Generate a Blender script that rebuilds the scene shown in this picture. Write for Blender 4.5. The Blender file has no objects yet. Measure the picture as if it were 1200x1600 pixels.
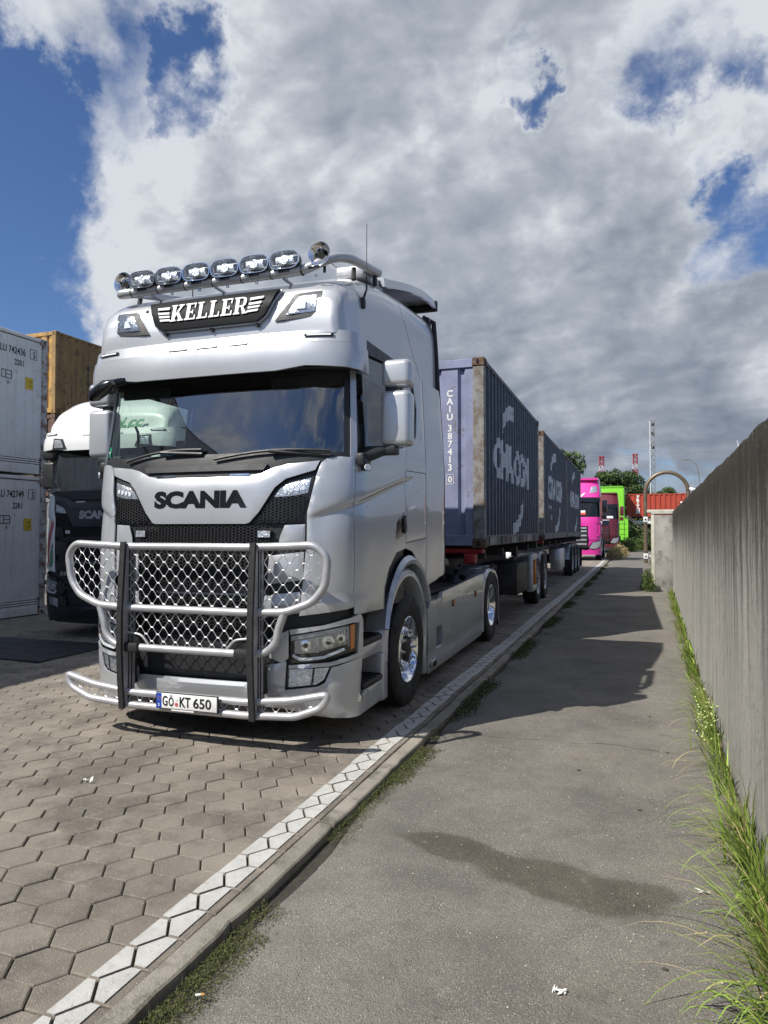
import bpy, bmesh, math, random
from mathutils import Vector, Matrix, geometry
R = math.radians
random.seed(7)
S = bpy.context.scene
C = S.collection

# ------------------------------------------------------------------ camera
cam_d = bpy.data.cameras.new("camera"); cam = bpy.data.objects.new("camera", cam_d); C.objects.link(cam)
cam_d.sensor_fit = 'VERTICAL'; cam_d.sensor_height = 36.0; cam_d.lens = 36.0 * 1109 / 1600
cam_d.clip_start = 0.05; cam_d.clip_end = 6000
cam.location = (0, 0, 1.59)
cam.rotation_euler = (R(90 + 1.446), 0, R(19.873))
S.camera = cam
S.render.resolution_x, S.render.resolution_y = 768, 1024

# ------------------------------------------------------------------ light
SUNV = Vector((-0.585, -0.74, 1.0)).normalized()
EL = math.asin(SUNV.z); AZ = math.atan2(SUNV.x, SUNV.y)
sd = bpy.data.lights.new("sun", 'SUN'); sd.energy = 5.0; sd.angle = R(0.5); sd.color = (1.0, 0.955, 0.88)
sun = bpy.data.objects.new("sun", sd); C.objects.link(sun)
sun.rotation_euler = SUNV.to_track_quat('Z', 'Y').to_euler()
S.view_settings.view_transform = 'Standard'; S.view_settings.look = 'None'
S.view_settings.exposure = 0.22; S.view_settings.gamma = 1.0
S.view_settings.use_curve_mapping = False

W = bpy.data.worlds.new("World"); S.world = W; W.use_nodes = True
nt = W.node_tree; N = nt.nodes; K = nt.links
N.clear()
def wn(t, **kw):
    n = N.new(t)
    for k, v in kw.items(): setattr(n, k, v)
    return n
def wmath(op, a, b=None, c=None, clamp=False):
    n = N.new('ShaderNodeMath'); n.operation = op; n.use_clamp = clamp
    for i, v in enumerate((a, b, c)):
        if v is None: continue
        if isinstance(v, (int, float)): n.inputs[i].default_value = v
        else: K.new(v, n.inputs[i])
    return n.outputs[0]
def wmap(v, a, b, c=0.0, d=1.0, smooth=True):
    n = N.new('ShaderNodeMapRange'); n.interpolation_type = 'SMOOTHSTEP' if smooth else 'LINEAR'
    K.new(v, n.inputs[0])
    for i, q in zip((1, 2, 3, 4), (a, b, c, d)): n.inputs[i].default_value = q
    return n.outputs[0]
def wmix(f, a, b):
    n = N.new('ShaderNodeMix'); n.data_type = 'RGBA'
    if isinstance(f, (int, float)): n.inputs[0].default_value = f
    else: K.new(f, n.inputs[0])
    for i, v in ((6, a), (7, b)):
        if isinstance(v, tuple): n.inputs[i].default_value = (*v, 1)
        else: K.new(v, n.inputs[i])
    return n.outputs[2]
sky = wn('ShaderNodeTexSky'); sky.sky_type = 'NISHITA'; sky.sun_disc = False
sky.sun_elevation = EL; sky.sun_rotation = AZ % (2 * math.pi); sky.air_density = 1.0; sky.dust_density = 0.6; sky.ozone_density = 2.2
tc = wn('ShaderNodeTexCoord')
nrm = wn('ShaderNodeVectorMath', operation='NORMALIZE'); K.new(tc.outputs['Generated'], nrm.inputs[0])
D = nrm.outputs[0]
sep = wn('ShaderNodeSeparateXYZ'); K.new(D, sep.inputs[0])
zc = wmath('MAXIMUM', sep.outputs[2], 0.0)
den = wmath('ADD', zc, 0.24)
comb = wn('ShaderNodeCombineXYZ')
K.new(wmath('DIVIDE', sep.outputs[0], den), comb.inputs[0]); K.new(wmath('DIVIDE', sep.outputs[1], den), comb.inputs[1])
flat_ = wn('ShaderNodeVectorMath', operation='SCALE'); K.new(comb.outputs[0], flat_.inputs[0]); flat_.inputs['Scale'].default_value = 0.55
tall_ = wn('ShaderNodeVectorMath', operation='MULTIPLY'); K.new(D, tall_.inputs[0]); tall_.inputs[1].default_value = (0.95, 0.95, 2.1)
p0_ = wn('ShaderNodeVectorMath', operation='ADD'); K.new(flat_.outputs[0], p0_.inputs[0]); K.new(tall_.outputs[0], p0_.inputs[1])
P0 = p0_.outputs[0]
def wnoise(vec, scale, detail, rough, dist=0.0, off=(0, 0, 0)):
    m = wn('ShaderNodeVectorMath', operation='ADD'); K.new(vec, m.inputs[0]); m.inputs[1].default_value = off
    n = wn('ShaderNodeTexNoise'); K.new(m.outputs[0], n.inputs['Vector'])
    n.inputs['Scale'].default_value = scale; n.inputs['Detail'].default_value = detail
    n.inputs['Roughness'].default_value = rough; n.inputs['Distortion'].default_value = dist
    return n.outputs[0]
# directions of the openings (-) and thick banks (+) of the cloud deck, as unit vectors
import math as _m
def dirv(u, v):
    a, p = R(19.873), R(1.446)
    x, y = (u - 600) / 1109, (800 - v) / 1109
    fw = Vector((-_m.sin(a) * _m.cos(p), _m.cos(a) * _m.cos(p), _m.sin(p))); rt = Vector((_m.cos(a), _m.sin(a), 0)); up = rt.cross(fw)
    return (fw + rt * x + up * y).normalized()
BLOBS = [(-60, 290, 10, -.55), (40, 430, 6, -.35), (0, 130, 3.5, -.16), (1060, 110, 5, -.08), (270, 110, 5, -.06), (0, 150, 3, -.06), (110, 290, 2.5, -.06), (-30, 480, 6, -.12),
         (1185, 345, 5, -.36), (1150, 390, 3, -.30), (1090, 320, 2.4, -.26), (815, 90, 2.4, -.34), (1030, 50, 3.5, -.22), (1110, 140, 3, -.2), (235, 90, 3, -.24), (840, 125, 1.6, -.3),
         (310, 130, 2.2, -.28), (150, -10, 3, -.08), (1190, 20, 3, -.1), (990, 720, 2.8, -.34), (1120, 700, 2, -.08), (160, 265, 2, -.10),
         (360, 190, 12, .12), (200, 360, 5, .14), (1080, 260, 5, .18), (600, 300, 44, .36), (700, 560, 26, .16), (1100, 500, 12, .14), (100, 510, 6, .26), (1150, 200, 3, .1)]
bias = None
wv_ = wn('ShaderNodeTexNoise'); K.new(D, wv_.inputs['Vector']); wv_.inputs['Scale'].default_value = 9.0; wv_.inputs['Detail'].default_value = 7; wv_.inputs['Roughness'].default_value = .62
wv2 = wn('ShaderNodeVectorMath', operation='SUBTRACT'); K.new(wv_.outputs['Color'], wv2.inputs[0]); wv2.inputs[1].default_value = (.5, .5, .5)
wv3 = wn('ShaderNodeVectorMath', operation='SCALE'); K.new(wv2.outputs[0], wv3.inputs[0]); wv3.inputs['Scale'].default_value = .30
wv4 = wn('ShaderNodeVectorMath', operation='ADD'); K.new(D, wv4.inputs[0]); K.new(wv3.outputs[0], wv4.inputs[1])
wv5 = wn('ShaderNodeVectorMath', operation='NORMALIZE'); K.new(wv4.outputs[0], wv5.inputs[0]); DW = wv5.outputs[0]
for (u, v, rdeg, amp) in BLOBS:
    d = dirv(u, v)
    dp = wn('ShaderNodeVectorMath', operation='DOT_PRODUCT'); K.new(DW, dp.inputs[0]); dp.inputs[1].default_value = d
    b = wmap(dp.outputs['Value'], math.cos(R(rdeg * 1.45)), math.cos(R(rdeg * .2)), 0.0, amp)
    bias = b if bias is None else wmath('ADD', bias, b)
OFF = (3.1, 7.7, 0.0)
def wwarp(vec, k, sc):
    n = wn('ShaderNodeTexNoise'); K.new(vec, n.inputs['Vector']); n.inputs['Scale'].default_value = sc; n.inputs['Detail'].default_value = 3
    c_ = wn('ShaderNodeVectorMath', operation='SUBTRACT'); K.new(n.outputs['Color'], c_.inputs[0]); c_.inputs[1].default_value = (.5, .5, .5)
    s_ = wn('ShaderNodeVectorMath', operation='SCALE'); K.new(c_.outputs[0], s_.inputs[0]); s_.inputs['Scale'].default_value = k
    a_ = wn('ShaderNodeVectorMath', operation='ADD'); K.new(vec, a_.inputs[0]); K.new(s_.outputs[0], a_.inputs[1]); return a_.outputs[0]
PW = wwarp(P0, .16, 2.6)
n1 = wnoise(PW, 1.9, 6, 0.5, 0.0, OFF)
n2 = wnoise(PW, 3.6, 10, 0.50, 0.0, (9.0, 1.0, 0))
sx = 0.045
n2s = wnoise(PW, 3.6, 14, 0.53, 0.0, (9.0 - .585 * sx, 1.0 - .74 * sx, 0))
n4 = wnoise(PW, 8.5, 12, 0.55, 0.0, (2.0, 6.0, 0))
base = wmath('ADD', wmath('MULTIPLY_ADD', n2, 0.95, wmath('MULTIPLY_ADD', n4, 0.36, wmath('MULTIPLY_ADD', n1, 0.55, -0.43))), bias)
cover = wmap(base, 0.36, 0.84)
thick = wmap(base, 0.60, 1.05)
lit = wmath('MULTIPLY_ADD', wmath('SUBTRACT', n2, n2s), 3.6, 0.5, clamp=True)
n3 = wnoise(PW, 1.4, 5, 0.5, 0.0, (1.3, 4.4, 0))
shade = wmath('ADD', wmath('MULTIPLY', thick, -0.20), wmath('ADD', wmath('MULTIPLY', lit, 0.36), wmath('MULTIPLY', wmap(n3, 0.34, 0.66), 0.22)))
shade = wmath('ADD', shade, wmath('MULTIPLY', wmath('SUBTRACT', n2, 0.34), 0.70))
shade = wmath('ADD', shade, wmath('MULTIPLY', wmath('SUBTRACT', n4, 0.5), 0.30))
# clouds seen low over the horizon show their shaded bases
low = wmap(sep.outputs[2], 0.46, 0.08, 0.0, 0.34)
shade = wmath('SUBTRACT', shade, low)
for (u, v, rdeg, amp) in [(230, 180, 15, .24), (200, 330, 9, .14), (1100, 170, 9, .20), (60, 500, 9, .40), (880, 610, 4.5, .26), (1195, 590, 3.0, .5), (560, 30, 8, -.06), (700, 170, 6, .08), (560, 350, 7, -.05), (1050, 740, 7, .16), (860, 420, 9, -.04)]:
    dp = wn('ShaderNodeVectorMath', operation='DOT_PRODUCT'); K.new(D, dp.inputs[0]); dp.inputs[1].default_value = dirv(u, v)
    shade = wmath('ADD', shade, wmap(dp.outputs['Value'], math.cos(R(rdeg * 1.25)), 1.0, 0.0, amp))
shade = wmap(shade, -0.46, 0.50, 0, 1, False)
cr = wn('ShaderNodeValToRGB'); K.new(shade, cr.inputs[0])
e = cr.color_ramp.elements
e[0].position = 0.0; e[0].color = (0.130, 0.165, 0.230, 1)
e[1].position = 1.0; e[1].color = (0.66, 0.69, 0.74, 1)
for p_, c_ in ((0.25, (0.190, 0.228, 0.295, 1)), (0.5, (0.285, 0.32, 0.385, 1)), (0.72, (0.40, 0.435, 0.50, 1)), (0.88, (0.53, 0.56, 0.61, 1))):
    x_ = e.new(p_); x_.color = c_
SKYK = 0.11
clc = wn('ShaderNodeVectorMath', operation='SCALE'); K.new(cr.outputs[0], clc.inputs[0]); clc.inputs['Scale'].default_value = 0.90 / SKYK
hz = wmap(sep.outputs[2], 0.09, -0.01)
skyt = wn('ShaderNodeVectorMath', operation='MULTIPLY'); K.new(sky.outputs[0], skyt.inputs[0]); skyt.inputs[1].default_value = (0.50, 0.63, 0.84)
colr = wmix(cover, skyt.outputs[0], clc.outputs[0])
colr = wmix(wmath('MULTIPLY', hz, 0.5), colr, (0.27 / SKYK, 0.32 / SKYK, 0.40 / SKYK))
bg = wn('ShaderNodeBackground'); bg.inputs[1].default_value = SKYK; K.new(colr, bg.inputs[0])
wo = wn('ShaderNodeOutputWorld'); K.new(bg.outputs[0], wo.inputs[0])

# ------------------------------------------------------------------ materials
MATS = {}
def mat(name, col, rough=.6, metal=0., coat=0., var=.0, vscale=3., bump=0., bscale=60., dirt=None, dscale=2., damt=0., spec=.5,
        streak=None, emit=0., rnd=0., space='Object', speck=None, aniso=False):
    m = bpy.data.materials.new(name); m.use_nodes = True; t = m.node_tree; n = t.nodes; k = t.links
    b = n['Principled BSDF']
    b.inputs['Roughness'].default_value = rough; b.inputs['Metallic'].default_value = metal
    b.inputs['Coat Weight'].default_value = coat; b.inputs['Coat Roughness'].default_value = .04
    b.inputs['Specular IOR Level'].default_value = spec
    tcn = n.new('ShaderNodeTexCoord'); vec = tcn.outputs['Object']
    if space == 'World':
        g = n.new('ShaderNodeNewGeometry'); vec = g.outputs['Position']
    def noise(sc, det=6, ro=.6, v=None, stretch=None):
        q = n.new('ShaderNodeTexNoise'); q.inputs['Scale'].default_value = sc; q.inputs['Detail'].default_value = det; q.inputs['Roughness'].default_value = ro
        vv = v or vec
        if stretch:
            mp = n.new('ShaderNodeMapping'); mp.inputs['Scale'].default_value = stretch; k.new(vv, mp.inputs[0]); vv = mp.outputs[0]
        k.new(vv, q.inputs['Vector']); return q.outputs[0]
    def mr(v, a, b_, c=0., d=1.):
        q = n.new('ShaderNodeMapRange'); k.new(v, q.inputs[0]); q.interpolation_type = 'SMOOTHSTEP'
        for i, z in zip((1, 2, 3, 4), (a, b_, c, d)): q.inputs[i].default_value = z
        return q.outputs[0]
    def mx(f, a, b_, mode='MIX'):
        q = n.new('ShaderNodeMix'); q.data_type = 'RGBA'; q.blend_type = mode
        if isinstance(f, (int, float)): q.inputs[0].default_value = f
        else: k.new(f, q.inputs[0])
        for i, v in ((6, a), (7, b_)):
            if isinstance(v, tuple): q.inputs[i].default_value = (*v, 1)
            else: k.new(v, q.inputs[i])
        return q.outputs[2]
    rgb = n.new('ShaderNodeRGB'); rgb.outputs[0].default_value = (*col, 1); c = rgb.outputs[0]
    if rnd:
        oi = n.new('ShaderNodeObjectInfo'); at = n.new('ShaderNodeAttribute'); at.attribute_name = 'rnd'
        ad = n.new('ShaderNodeMath'); ad.operation = 'ADD'; k.new(oi.outputs['Random'], ad.inputs[0]); k.new(at.outputs['Fac'], ad.inputs[1])
        fr = n.new('ShaderNodeMath'); fr.operation = 'FRACT'; k.new(ad.outputs[0], fr.inputs[0])
        v = mr(fr.outputs[0], 0, 1, 1 - rnd, 1 + rnd)
        hs = n.new('ShaderNodeHueSaturation'); k.new(v, hs.inputs['Value']); k.new(c, hs.inputs['Color']); c = hs.outputs[0]
    if var:
        v = mr(noise(vscale, 8, .65), .3, .7, 1 - var, 1 + var)
        hs = n.new('ShaderNodeHueSaturation'); k.new(v, hs.inputs['Value']); k.new(c, hs.inputs['Color']); c = hs.outputs[0]
    if dirt:
        c = mx(mr(noise(dscale, 10, .7), .62 - damt * .25, .78 - damt * .2), c, dirt)
    if streak:
        sc_, col2, lo, hi = streak
        c = mx(mr(noise(sc_, 8, .7, stretch=(1, 1, .06)), lo, hi), c, col2)
    if speck:
        sc_, col2, th = speck
        vo = n.new('ShaderNodeTexVoronoi'); vo.inputs['Scale'].default_value = sc_; k.new(vec, vo.inputs['Vector'])
        sp = n.new('ShaderNodeSeparateColor'); k.new(vo.outputs['Color'], sp.inputs[0])
        f1 = mr(sp.outputs[0], th, th + .05); f2 = mr(vo.outputs['Distance'], .42, .30)
        mm = n.new('ShaderNodeMath'); mm.operation = 'MULTIPLY'; k.new(f1, mm.inputs[0]); k.new(f2, mm.inputs[1])
        c = mx(mm.outputs[0], c, col2)
    k.new(c, b.inputs['Base Color'])
    if bump:
        bp = n.new('ShaderNodeBump'); bp.inputs['Strength'].default_value = min(1, bump); bp.inputs['Distance'].default_value = .01 * max(1, bump)
        k.new(noise(bscale, 5, .7), bp.inputs['Height']); k.new(bp.outputs[0], b.inputs['Normal'])
    if rough > .12 and var:
        k.new(mr(noise(vscale * 2.3, 4), .3, .7, rough * .85, min(1, rough * 1.15)), b.inputs['Roughness'])
    if emit:
        b.inputs['Emission Color'].default_value = (*col, 1); b.inputs['Emission Strength'].default_value = emit
    MATS[name] = m
    m['h'] = 0
    return m
def glass(name, tint, ior=1.5, extra=.0):
    m = bpy.data.materials.new(name); m.use_nodes = True; t = m.node_tree; n = t.nodes; k = t.links; n.clear()
    tr = n.new('ShaderNodeBsdfTransparent'); tr.inputs[0].default_value = (*tint, 1)
    gl = n.new('ShaderNodeBsdfGlossy'); gl.inputs['Roughness'].default_value = .004; gl.inputs[0].default_value = (1, 1, 1, 1)
    lw = n.new('ShaderNodeLayerWeight'); lw.inputs['Blend'].default_value = .5
    pw = n.new('ShaderNodeMath'); pw.operation = 'POWER'; k.new(lw.outputs['Facing'], pw.inputs[0]); pw.inputs[1].default_value = 5
    f0 = ((ior - 1) / (ior + 1)) ** 2
    ad = n.new('ShaderNodeMath'); ad.operation = 'MULTIPLY_ADD'; k.new(pw.outputs[0], ad.inputs[0]); ad.inputs[1].default_value = 1 - f0 - extra; ad.inputs[2].default_value = f0 + extra; ad.use_clamp = True
    mi = n.new('ShaderNodeMixShader'); k.new(ad.outputs[0], mi.inputs[0]); k.new(tr.outputs[0], mi.inputs[1]); k.new(gl.outputs[0], mi.inputs[2])
    o = n.new('ShaderNodeOutputMaterial'); k.new(mi.outputs[0], o.inputs[0]); MATS[name] = m; return m
def flake(name, col, rough=.32, metal=.75, flakes=.06):
    """car paint: metallic base with fine flake variation under clear coat"""
    m = mat(name, col, rough, metal, coat=.8); t = m.node_tree; n = t.nodes; k = t.links; b = n['Principled BSDF']
    tcn = n.new('ShaderNodeTexCoord'); q = n.new('ShaderNodeTexNoise'); q.inputs['Scale'].default_value = 2.2; q.inputs['Detail'].default_value = 5; k.new(tcn.outputs['Object'], q.inputs['Vector'])
    mp = n.new('ShaderNodeMapRange'); k.new(q.outputs[0], mp.inputs[0]); mp.inputs[1].default_value = .3; mp.inputs[2].default_value = .7; mp.inputs[3].default_value = rough * .9; mp.inputs[4].default_value = rough * 1.25
    k.new(mp.outputs[0], b.inputs['Roughness']); return m
M = MATS
flake('silver', (.50, .512, .53), .28, .40)
flake('silver_dull', (.32, .33, .345), .42, .45)
mat('alu', (.46, .46, .47), .42, .45, var=.06, vscale=8)
mat('alu_dull', (.45, .46, .47), .42, .8, var=.15, vscale=5)
mat('chrome', (.85, .85, .86), .06, 1.)
mat('rubber', (.018, .018, .019), .62, var=.25, vscale=9, bump=.25, bscale=120)
mat('tyre', (.022, .021, .021), .78, var=.3, vscale=6, bump=.3, bscale=90)
mat('black_plastic', (.017, .018, .02), .48, var=.2, vscale=5, bump=.1, bscale=200)
mat('black_gloss', (.008, .008, .009), .16, coat=.5)
mat('dark_metal', (.035, .033, .032), .6, .3, var=.4, vscale=4, dirt=(.09, .07, .05), damt=.3)
mat('interior', (.035, .035, .038), .8, var=.2)
mat('interior_grey', (.085, .085, .09), .8, var=.2)
glass('windscreen', (.74, .85, .80), 1.55, .15)
glass('side_glass', (.74, .82, .78), 1.55, .07)
glass('lens', (.93, .95, .97), 1.45, .01)
mat('reflector', (.72, .73, .74), .24, .80, var=.3, vscale=40, bump=.6, bscale=45)
mat('reflector_dark', (.40, .41, .42), .16, .9, var=.2, vscale=12, bump=.35, bscale=18)
mat('amber', (.70, .20, .02), .25, coat=.5)
mat('amber_lit', (1.0, .38, .03), .3, emit=2.0)
mat('white_light', (.80, .82, .82), .2, coat=.5)
mat('white_print', (.80, .80, .80), .5)
mat('plate_white', (.80, .80, .78), .35)
mat('plate_blue', (.01, .06, .40), .35)
mat('red_seal', (.55, .08, .08), .5)
mat('black_print', (.012, .012, .013), .4)
mat('sign_face', (.006, .007, .009), .45, spec=.08)
mat('green_sticker', (.02, .30, .16), .4)
mat('paint_white', (.62, .62, .60), .55, var=.06, vscale=2, dirt=(.40, .39, .36), damt=.2, bump=.05, space='World')
mat('reefer', (.66, .66, .64), .5, var=.08, vscale=1.6, dirt=(.34, .29, .24), dscale=3, damt=.25, streak=(6, (.36, .33, .30), .60, .78))
mat('reefer_frame', (.48, .48, .47), .6, var=.15, dirt=(.16, .085, .045), dscale=7, damt=.8)
mat('navy', (.017, .026, .052), .5, var=.18, vscale=2.5, dirt=(.06, .055, .06), dscale=5, damt=.3, streak=(9, (.035, .045, .075), .55, .75))
mat('blue_pale', (.225, .245, .365), .5, var=.18, vscale=3, dirt=(.13, .115, .115), dscale=6, damt=.3, streak=(10, (.21, .22, .30), .55, .72))
mat('frame_rust', (.225, .22, .21), .65, var=.25, vscale=5, dirt=(.13, .085, .055), dscale=6, damt=.7, streak=(14, (.13, .085, .055), .60, .74))
mat('rust', (.105, .058, .036), .85, var=.4, vscale=9, dirt=(.25, .22, .20), dscale=8, damt=.5, bump=.5, bscale=60)
mat('hole', (.004, .004, .004), .9)
mat('logo_grey', (.52, .54, .57), .55, var=.15, vscale=6, dirt=(.08, .09, .13), dscale=12, damt=.35)
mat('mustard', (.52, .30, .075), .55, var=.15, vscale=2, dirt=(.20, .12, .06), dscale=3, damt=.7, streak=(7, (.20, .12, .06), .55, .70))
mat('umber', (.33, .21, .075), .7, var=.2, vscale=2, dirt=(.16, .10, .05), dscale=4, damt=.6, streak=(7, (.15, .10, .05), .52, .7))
mat('grey_box', (.22, .22, .22), .6, var=.2, dirt=(.12, .10, .08), damt=.5)
mat('brown_box', (.12, .07, .045), .65, var=.25, dirt=(.05, .04, .03), damt=.5)
mat('red_box', (.40, .055, .030), .55, var=.12, vscale=2, dirt=(.2, .06, .04), damt=.3)
mat('lime', (.21, .60, .035), .5, var=.05, vscale=1)
mat('lime_dark', (.14, .45, .03), .5)
flake('pink', (.72, .035, .33), .4, .1)
mat('pink_print', (.85, .5, .68), .5)
flake('maroon', (.13, .012, .022), .35, .2)
flake('white_cab', (.74, .75, .74), .35, .0)
flake('dark_cab', (.018, .022, .032), .3, .3)
mat('stripe_red', (.42, .02, .03), .4, coat=.5)
mat('stripe_green', (.02, .20, .08), .4, coat=.5)
mat('mobi_green', (.05, .26, .10), .5)
mat('red_steel', (.30, .014, .018), .5, var=.2, dirt=(.1, .03, .03), damt=.4)
mat('paver', (.272, .240, .198), .88, rnd=.08, var=.18, vscale=1.1, bump=.9, bscale=150, dirt=(.165, .145, .12), dscale=1.9, damt=.75, streak=(2.3, (.33, .30, .25), .58, .74), speck=(170, (.46, .43, .38), .86), space='World', spec=.3)
mat('kerb_stone', (.31, .285, .24), .9, rnd=.10, var=.15, vscale=3, bump=.8, bscale=140, dirt=(.14, .13, .10), dscale=4, damt=.5, speck=(150, (.5, .47, .42), .93), space='World', spec=.3)
mat('line_paint', (.52, .515, .485), .75, var=.10, vscale=9, bump=.6, bscale=170, dirt=(.38, .35, .31), dscale=32, damt=.36, space='World', spec=.3)
mat('joint_soil', (.050, .043, .034), .95, var=.3, vscale=20, bump=1., bscale=90, space='World')
mat('ground', (.17, .16, .145), .92, var=.2, vscale=.5, bump=.6, bscale=60, dirt=(.10, .095, .085), dscale=.6, damt=.4, space='World', speck=(90, (.4, .39, .36), .9))
mat('concrete', (.30, .29, .27), .9, var=.2, vscale=2, bump=.6, bscale=60, dirt=(.15, .14, .12), dscale=3, damt=.5, space='World')
mat('concrete_pale', (.52, .50, .42), .85, var=.15, vscale=4, bump=.5, bscale=60, space='World')
mat('galv', (.50, .46, .40), .5, .35, var=.25, vscale=5, dirt=(.20, .13, .08), dscale=8, damt=.6)
mat('bronze', (.20, .15, .10), .45, .55, var=.25, vscale=6)
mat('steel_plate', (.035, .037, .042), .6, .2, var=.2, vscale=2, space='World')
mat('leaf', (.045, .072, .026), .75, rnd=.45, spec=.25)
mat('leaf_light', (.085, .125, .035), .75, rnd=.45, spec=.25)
mat('bark', (.07, .055, .04), .9, var=.3, vscale=10)
mat('grass', (.20, .285, .05), .6, rnd=.45, spec=.3)
mat('grass_dry', (.38, .31, .15), .75, rnd=.35, spec=.2)
mat('moss', (.075, .085, .030), .9, rnd=.5, spec=.2)
mat('flower', (.36, .42, .16), .8, rnd=.2)
mat('crane_red', (.30, .035, .05), .6)
mat('crane_white', (.50, .46, .50), .6)
mat('lattice', (.30, .31, .32), .6, .3)
mat('feather', (.78, .78, .76), .7)
mat('paper', (.62, .60, .56), .8)
mat('tan', (.55, .30, .08), .7)
mat('yellow_paint', (.60, .42, .03), .6)
mat('flag_red', (.65, .06, .05), .6)
mat('mesh_black', (.014, .014, .015), .55)

# path asphalt: aggregate, damp patch with a shape of its own, hairline cracks
def asphalt():
    m = mat('asphalt', (.118, .112, .104), .9, space='World', spec=.3); t = m.node_tree; n = t.nodes; k = t.links; b = n['Principled BSDF']
    g = n.new('ShaderNodeNewGeometry'); P = g.outputs['Position']
    def noise(sc, det=6, ro=.6, out=0):
        q = n.new('ShaderNodeTexNoise'); q.inputs['Scale'].default_value = sc; q.inputs['Detail'].default_value = det; q.inputs['Roughness'].default_value = ro; k.new(P, q.inputs['Vector']); return q.outputs[out]
    def mr(v, a, b_, c=0., d=1.):
        q = n.new('ShaderNodeMapRange'); k.new(v, q.inputs[0]); q.interpolation_type = 'SMOOTHSTEP'
        for i, z in zip((1, 2, 3, 4), (a, b_, c, d)): q.inputs[i].default_value = z
        return q.outputs[0]
    def ma(op, a, b_, cl=False):
        q = n.new('ShaderNodeMath'); q.operation = op; q.use_clamp = cl
        for i, v in enumerate((a, b_)):
            if isinstance(v, (int, float)): q.inputs[i].default_value = v
            else: k.new(v, q.inputs[i])
        return q.outputs[0]
    def mx(f, a, b_):
        q = n.new('ShaderNodeMix'); q.data_type = 'RGBA'; k.new(f, q.inputs[0])
        for i, v in ((6, a), (7, b_)):
            if isinstance(v, tuple): q.inputs[i].default_value = (*v, 1)
            else: k.new(v, q.inputs[i])
        return q.outputs[2]
    c = mx(mr(noise(1.3, 8, .7), .3, .7), (.125, .118, .106), (.215, .198, .172))
    c = mx(mr(noise(.7, 8, .65), .5, .75), c, (.185, .158, .130))
    vo = n.new('ShaderNodeTexVoronoi'); vo.inputs['Scale'].default_value = 170; k.new(P, vo.inputs['Vector'])
    sp = n.new('ShaderNodeSeparateColor'); k.new(vo.outputs['Color'], sp.inputs[0])
    thr = mr(noise(2.3, 6, .7), .38, .64, .93, .48)
    f1 = ma('GREATER_THAN', sp.outputs[0], thr); f2 = mr(vo.outputs['Distance'], .46, .28)
    f = ma('MULTIPLY', f1, f2)
    c = mx(ma('MULTIPLY', f, .60), c, (.50, .47, .42))
    f3 = ma('LESS_THAN', sp.outputs[1], .34); c = mx(ma('MULTIPLY', ma('MULTIPLY', f3, f2), .75), c, (.035, .034, .032))
    # damp patch
    wx = n.new('ShaderNodeVectorMath'); wx.operation = 'ADD'
    nc = n.new('ShaderNodeTexNoise'); nc.inputs['Scale'].default_value = 2.0; nc.inputs['Detail'].default_value = 6; k.new(P, nc.inputs['Vector'])
    sc1 = n.new('ShaderNodeVectorMath'); sc1.operation = 'SCALE'; k.new(nc.outputs['Color'], sc1.inputs[0]); sc1.inputs['Scale'].default_value = .34
    k.new(P, wx.inputs[0]); k.new(sc1.outputs[0], wx.inputs[1])
    wet = None
    for (cx, cy, ax, ay, rot) in ((-.34, 3.34, .46, .18, -.20), (-.84, 3.50, .36, .12, -.14), (-.10, 3.36, .26, .11, .05)):
        mp = n.new('ShaderNodeMapping'); mp.vector_type = 'TEXTURE'; mp.inputs['Location'].default_value = (cx + .17, cy + .17, 0); mp.inputs['Rotation'].default_value = (0, 0, rot); mp.inputs['Scale'].default_value = (ax, ay, 10)
        k.new(wx.outputs[0], mp.inputs[0])
        ln = n.new('ShaderNodeVectorMath'); ln.operation = 'LENGTH'; k.new(mp.outputs[0], ln.inputs[0])
        v = mr(ln.outputs['Value'], 1.15, .85); wet = v if wet is None else ma('MAXIMUM', wet, v)
    wetc = n.new('ShaderNodeMix'); wetc.data_type = 'RGBA'; wetc.blend_type = 'MULTIPLY'; k.new(ma('MULTIPLY', wet, .9), wetc.inputs[0]); k.new(c, wetc.inputs[6]); wetc.inputs[7].default_value = (.58, .57, .50, 1)
    c = wetc.outputs[2]
    # stains
    st = mr(noise(2.6, 8, .7), .58, .70); c = mx(ma('MULTIPLY', st, .55), c, (.075, .071, .063)); c = mx(ma('MULTIPLY', mr(noise(5.5, 8, .75), .58, .70), .35), c, (.30, .285, .25))
    # pale dust towards the wall foot
    sx_ = n.new('ShaderNodeSeparateXYZ'); k.new(P, sx_.inputs[0])
    du = ma('MULTIPLY', mr(sx_.outputs[0], .0, .5), mr(noise(5, 6, .7), .35, .65)); c = mx(ma('MULTIPLY', du, .35), c, (.21, .195, .165))
    # cracks
    vc = n.new('ShaderNodeTexVoronoi'); vc.feature = 'DISTANCE_TO_EDGE'; vc.inputs['Scale'].default_value = .55; k.new(wx.outputs[0], vc.inputs['Vector'])
    ck = ma('MULTIPLY', mr(vc.outputs['Distance'], .0035, .0008), mr(noise(.9, 3), .60, .70)); c = mx(ma('MULTIPLY', ck, .55), c, (.03, .028, .022))
    sy_ = n.new('ShaderNodeSeparateXYZ'); k.new(wx.outputs[0], sy_.inputs[0])
    for (yc, w_) in ((5.56, .010), (8.9, .008), (2.05, .006)):
        ab = ma('ABSOLUTE', ma('SUBTRACT', sy_.outputs[1], yc + .17), 0)
        c = mx(ma('MULTIPLY', mr(ab, w_, w_ * .3), ma('MULTIPLY', mr(noise(4.0, 4), .42, .5), .75)), c, (.035, .032, .026))
    k.new(c, b.inputs['Base Color'])
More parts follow.
